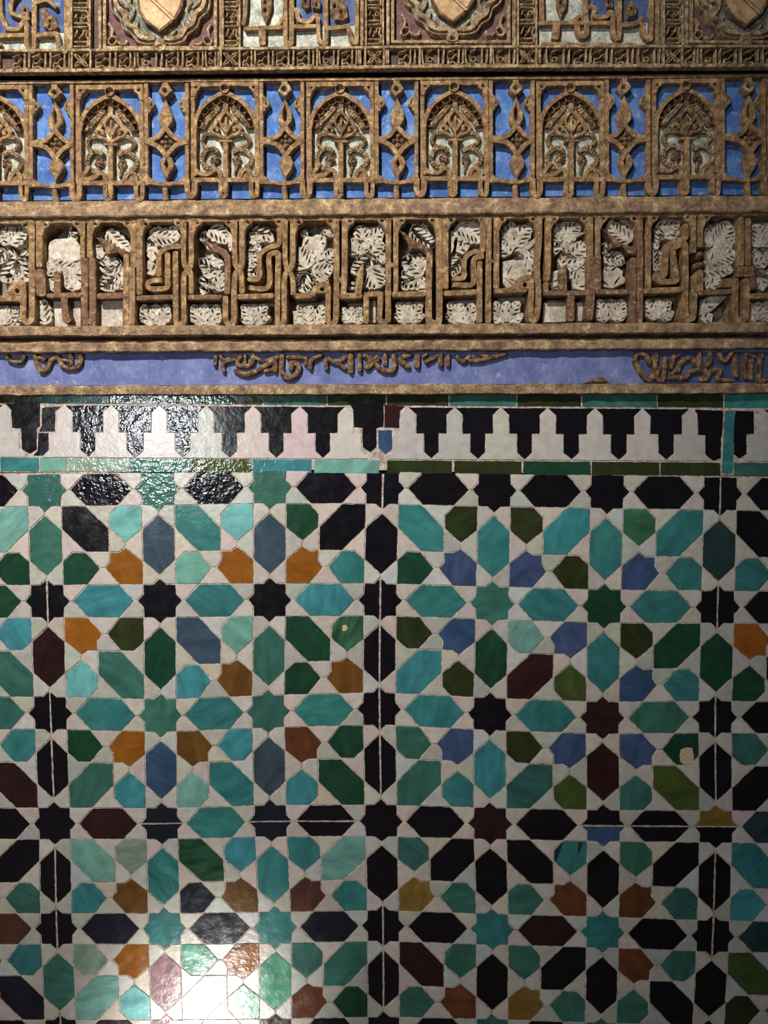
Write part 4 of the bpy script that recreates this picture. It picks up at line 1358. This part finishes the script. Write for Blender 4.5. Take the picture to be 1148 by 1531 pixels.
# square four-petal stops with dividers
for xc in (121, 344, 560, 788, 1006.5):
    yc = ymid(xc)
    mb = MB()
    for sx, sy in ((1, 1), (1, -1), (-1, 1), (-1, -1)):
        p = [(xc, yc), (xc + sx * 6, yc + sy * 3), (xc + sx * 10, yc + sy * 9), (xc + sx * 3, yc + sy * 6)]
        stroke(mb, p + [p[0]], 2.4, HB - 1, HU - 1.2, 'round', bev=1.4, wear=0.2)
    mb.build('four_petal_stop', 'gilt_pale', herald, smooth=50)
    for s in (-1, 1):
        mb = MB()
        stroke(mb, [(xc + s * 14, yc - 14), (xc + s * 14, yc + 15)], 3, HB - 1, HU, 'flat', bev=1.2)
        mb.build('inscription_divider', 'gilt_pale', herald, smooth=28)
for xc in (474, 627.5, 734):
    mb = MB()
    stroke(mb, [(xc, ymid(xc) - 13), (xc, ymid(xc) + 13)], 3, HB - 1, HU, 'flat', bev=1.2)
    mb.build('inscription_divider', 'gilt_pale', herald, smooth=28)
# upright inscription strips
for xa, xb, yb0 in ((106.5, 134, 72), (333, 358, 70.5), (547, 572.5, 68), (774.5, 802, 67), (993, 1021, 67)):
    for x in (xa, xb):
        mb = MB()
        stroke(mb, [(x, -60), (x, yb0)], 3.2, HB - 1, HU, 'flat', bev=1.2, cap=False)
        mb.build('strip_rail', 'gilt_pale', herald, smooth=28)
    y = yb0 - 28
    for v in (0, 1, 0, 0):
        word(y, 26, v, vertical=(xa + 3, xb - 3)); y -= 29


# shield fields
def shield_field(cx, xl, xr, ybot, dyt, label):
    S = lambda pts: [((p[0] - 280) / K + cx, p[1] / K + dyt) + tuple(p[2:]) for p in pts]
    mb = MB()
    slab(mb, [(xl, -60), (xr, -60), (xr, ybot), (xl, ybot)], HB - 2, HB + 0.6)
    fld = mb.build('shield_field', 'maroon_ground', herald)
    for a, b in (((xl + 2, -60), (xl + 2, ybot)), ((xl + 9, -60), (xl + 9, ybot - 3)), ((xr - 2, -60), (xr - 2, ybot)), ((xr - 10, -60), (xr - 10, ybot - 3)), ((xl + 8, ybot - 4), (xr - 8, ybot - 4))):
        mb = MB()
        stroke(mb, [a, b], 5, HB, HU - 0.5, 'flat', bev=1.5)
        mb.build('frame_bar', 'gilt_pale', fld, smooth=28)
    # inner ground of the medallion
    half = [(720, -300), (712, -40), (690, 90), (625, 150), (595, 235), (525, 282), (480, 345), (400, 372), (330, 368)]
    full = half + [(280, 395)] + [(560 - x, y) for x, y in reversed(half)]
    mb = MB(); plate(mb, S(full), HB, HB + 1.6, bev=0.5, wear=0.1, step=8)
    mb.build('medallion_ground', 'teal_ground', fld)
    mb = MB()
    stroke(mb, S(half), 20 / K, HB, HU + 0.5, 'round', bev=1.8)
    stroke(mb, S([(560 - x, y) for x, y in half]), 20 / K, HB, HU + 0.5, 'round', bev=1.8)
    inner = [(280 + (x - 280) * 0.9, y - 44) for x, y in half]
    stroke(mb, S(inner), 40 / K, HB, HU + 1, 'flat', bev=1.6)
    stroke(mb, S([(560 - x, y) for x, y in inner]), 40 / K, HB, HU + 1, 'flat', bev=1.6)
    mb.build('lobed_border', 'gilt_pale', fld, smooth=50)
    mb = MB()
    hole = [(280 + 22 * math.cos(i * 1.047), 402 + 16 * math.sin(i * 1.047)) for i in range(6)]
    plate(mb, S([(245, 330), (280, 318), (315, 330), (335, 380), (330, 430), (280, 445), (230, 430), (225, 380)]), HB, HU + 1.5, holes=[S(hole)], bev=1.6, wear=0.3, step=4, hole_step=9)
    mb.build('border_knot', 'gilt_pale', fld, smooth=40)
    mb = MB()
    for m in (1, -1):
        X = lambda pts: S([(280 + m * (x - 280), y) + tuple(r) for x, y, *r in pts])
        stroke(mb, X([(520, -60), (545, 20), (505, 80), (530, 150), (560, 185)]), 26 / K, HB, HU - 2, 'round', bev=1.6, wear=0.5)
        stroke(mb, X([(560, 60), (610, 20), (640, -40)]), 26 / K, HB, HU - 2, 'round', bev=1.6, wear=0.5)
        stroke(mb, X([(440, 290), (480, 230), (470, 180)]), 24 / K, HB, HU - 2, 'round', bev=1.6, wear=0.5)
        stroke(mb, X([(350, 320), (390, 290), (420, 250)]), 24 / K, HB, HU - 2, 'round', bev=1.6, wear=0.5)
        # corner trefoil
        stroke(mb, X([(650, 325), (690, 308), (722, 340), (712, 378), (672, 372), (650, 335)]), 20 / K, HB, HU - 1.5, 'round', bev=1.6)
        stroke(mb, X([(645, 350), (615, 375), (575, 372), (568, 345)]), 24 / K, HB, HU - 1.5, 'round', bev=1.8)
        stroke(mb, X([(700, 300), (690, 250), (718, 200)]), 26 / K, HB, HU - 1.5, 'round', bev=1.8)
    mb.build('field_foliage', 'gilt_pale', fld, smooth=50)
    out = [(485, -330), (486, 0), (470, 85), (412, 178), (282, 278), (150, 188), (98, 95), (82, 0), (80, -330)]
    mb = MB(); plate(mb, S(out), HB, HU + 1.5, bev=1.8, wear=0.25, step=8)
    sh = mb.build('shield', 'gilt_dark', fld, smooth=40)
    tag(sh, label)
    inn = [(462, -310), (462, 0), (446, 72), (396, 160), (281, 256), (168, 172), (116, 85), (102, 0), (100, -310)]
    mb = MB(); plate(mb, S(inn), HU, HU + 2.6, bev=0.8, wear=0.2, step=8)
    mb.build('shield_face', 'shield_cream', sh)
    for off, w, hh in ((-16, 7, 0.9), (16, 7, 0.9), (0, 30, 0.5)):
        mb = MB()
        stroke(mb, S([(-60 + off, -260), (228 + off, 5 - off * 0.2), (394 + off * 0.6, 160 - off * 0.7)]), w / K, HU + 2, HU + 2.6 + hh, 'flat', curve=False, bev=0.4, wear=0.1)
        mb.build('shield_bend', 'gilt_dark' if w < 10 else 'shield_cream', sh)


shield_field(238.8, 147, 332, 75, 0, 'cream shield with a diagonal band in the left medallion')
shield_field(677, 578, 771, 66, -14, 'cream shield with a diagonal band in the middle medallion')
shield_field(1116, 1025, 1212, 66, -9, 'cream shield with a diagonal band in the right medallion')


# small kufic fields between the shields
def kufic_field(ox, x0, x1, ybot, strokes, label):
    mb = MB()
    slab(mb, [(x0, -60), (x1, -60), (x1, ybot), (x0, ybot)], HB - 2, HB + 0.8)
    fld = mb.build('kufic_field', 'pale_ground', herald)
    tag(fld, label)
    bx = strokes['blue']
    if bx:
        mb = MB(); slab(mb, C(ox, 0, K, bx), HB, HB + 1.6); mb.build('blue_ground', 'blue_worn', fld)
    for pts, w in strokes['lines']:
        mb = MB(); stroke(mb, C(ox, 0, K, pts), w / K, HB, HU, 'flat', bev=1.6, wear=0.5)
        mb.build('kufic_letter', 'gilt', fld, smooth=28)
    for out, holes in strokes['plates']:
        mb = MB(); plate(mb, C(ox, 0, K, out), HB, HU - 1, holes=[C(ox, 0, K, [(hx + r * math.cos(i * 1.047), hy + r * 1.2 * math.sin(i * 1.047)) for i in range(6)]) for hx, hy, r in holes], bev=1.5, wear=0.3, step=4, hole_step=9)
        mb.build('leaf_ornament', 'gilt_dark', fld, smooth=40)


kufic_field(0, -70, 105, 77, {
    'blue': [(-60, -300), (580, -300), (580, 275), (-60, 285)],
    'lines': [([(-10, -250), (0, 80), (35, 190), (60, 240), (150, 246), (195, 182), (222, 200), (226, 375), (260, 425), (290, 375), (288, -300)], 40), ([(-60, 305), (215, 298)], 40), ([(315, 300), (440, 288)], 40),
              ([(430, 296), (485, 290), (500, 385), (535, 420), (566, 385), (566, -300)], 40), ([(150, -60), (95, 20), (92, 100), (150, 132), (245, 160)], 36), ([(590, -300), (592, 415)], 26), ([(320, 20), (400, 0), (480, 60)], 34),
              ([(-60, 350), (0, 390)], 40)],
    'plates': [([(340, 70), (385, 55), (425, 130), (470, 135), (500, 235), (430, 270), (370, 225)], [(425, 180, 10), (422, 228, 9)]), ([(160, 70), (220, 40), (255, 90), (240, 150), (180, 130)], [(212, 85, 10)])],
}, 'small kufic field on pale and blue ground at the left end')
kufic_field(380, 362, 545, 70, {
    'blue': [(335, -300), (900, -300), (900, 215), (335, 220)],
    'lines': [([(-80, 242), (240, 232)], 38), ([(66, 245), (70, 375)], 60), ([(268, -300), (266, 320), (294, 368), (320, 320), (322, -300)], 42), ([(322, 228), (525, 222)], 38),
              ([(322, 92), (365, 85), (382, 165), (470, 182), (515, 132), (545, 150), (552, 320), (588, 362), (618, 320), (604, -300)], 40), ([(630, 240), (755, 232), (805, 225), (828, 320), (852, 350), (880, 310), (880, -300)], 40),
              ([(925, -300), (925, 385)], 30), ([(-70, -300), (-75, 60), (-95, 210)], 34), ([(200, 220), (245, 150)], 30)],
    'plates': [([(50, -120), (150, -120), (152, 70), (102, 212), (58, 100)], [(95, 20, 12), (95, 85, 14)]), ([(400, -60), (470, -40), (480, 60), (440, 80), (400, 30)], [(440, 10, 10)]),
               ([(650, 0), (720, -20), (790, 30), (810, 150), (760, 180), (690, 170), (650, 110)], [(690, 50, 14), (748, 100, 12)]), ([(490, -10), (570, 0), (570, 80), (500, 70)], [(535, 40, 10)])],
}, 'small kufic field on pale and blue ground left of the middle shield')
kufic_field(760, 805, 990, 69, {
    'blue': [(640, -300), (1240, -300), (1240, 190), (640, 195)],
    'lines': [([(265, 195), (640, 192)], 40), ([(420, 195), (405, 325)], 62), ([(590, 195), (600, 270), (636, 312), (676, 270), (668, 120), (660, -300)], 44), ([(690, 197), (885, 195)], 38),
              ([(690, 55), (735, 65), (748, 135), (840, 140), (872, 100), (900, 130), (902, 275), (928, 318), (955, 275), (955, -300)], 40), ([(970, 212), (1090, 200), (1150, 150)], 40),
              ([(1150, 195), (1165, 280), (1195, 325), (1228, 280), (1230, -300)], 40), ([(1280, -300), (1282, 385)], 30), ([(285, -300), (290, 180)], 40), ([(540, 190), (620, 130)], 34), ([(290, 372), (1095, 380)], 26)],
    'plates': [([(405, -120), (510, -120), (505, 50), (455, 165), (420, 60)], [(455, 20, 12)]), ([(830, -30), (900, -20), (905, 70), (850, 60)], [(866, 20, 10)]), ([(990, 40), (1060, 0), (1110, 60), (1100, 130), (1030, 150)], [(1060, 70, 12)])],
}, 'small kufic field on pale and blue ground right of the middle shield')
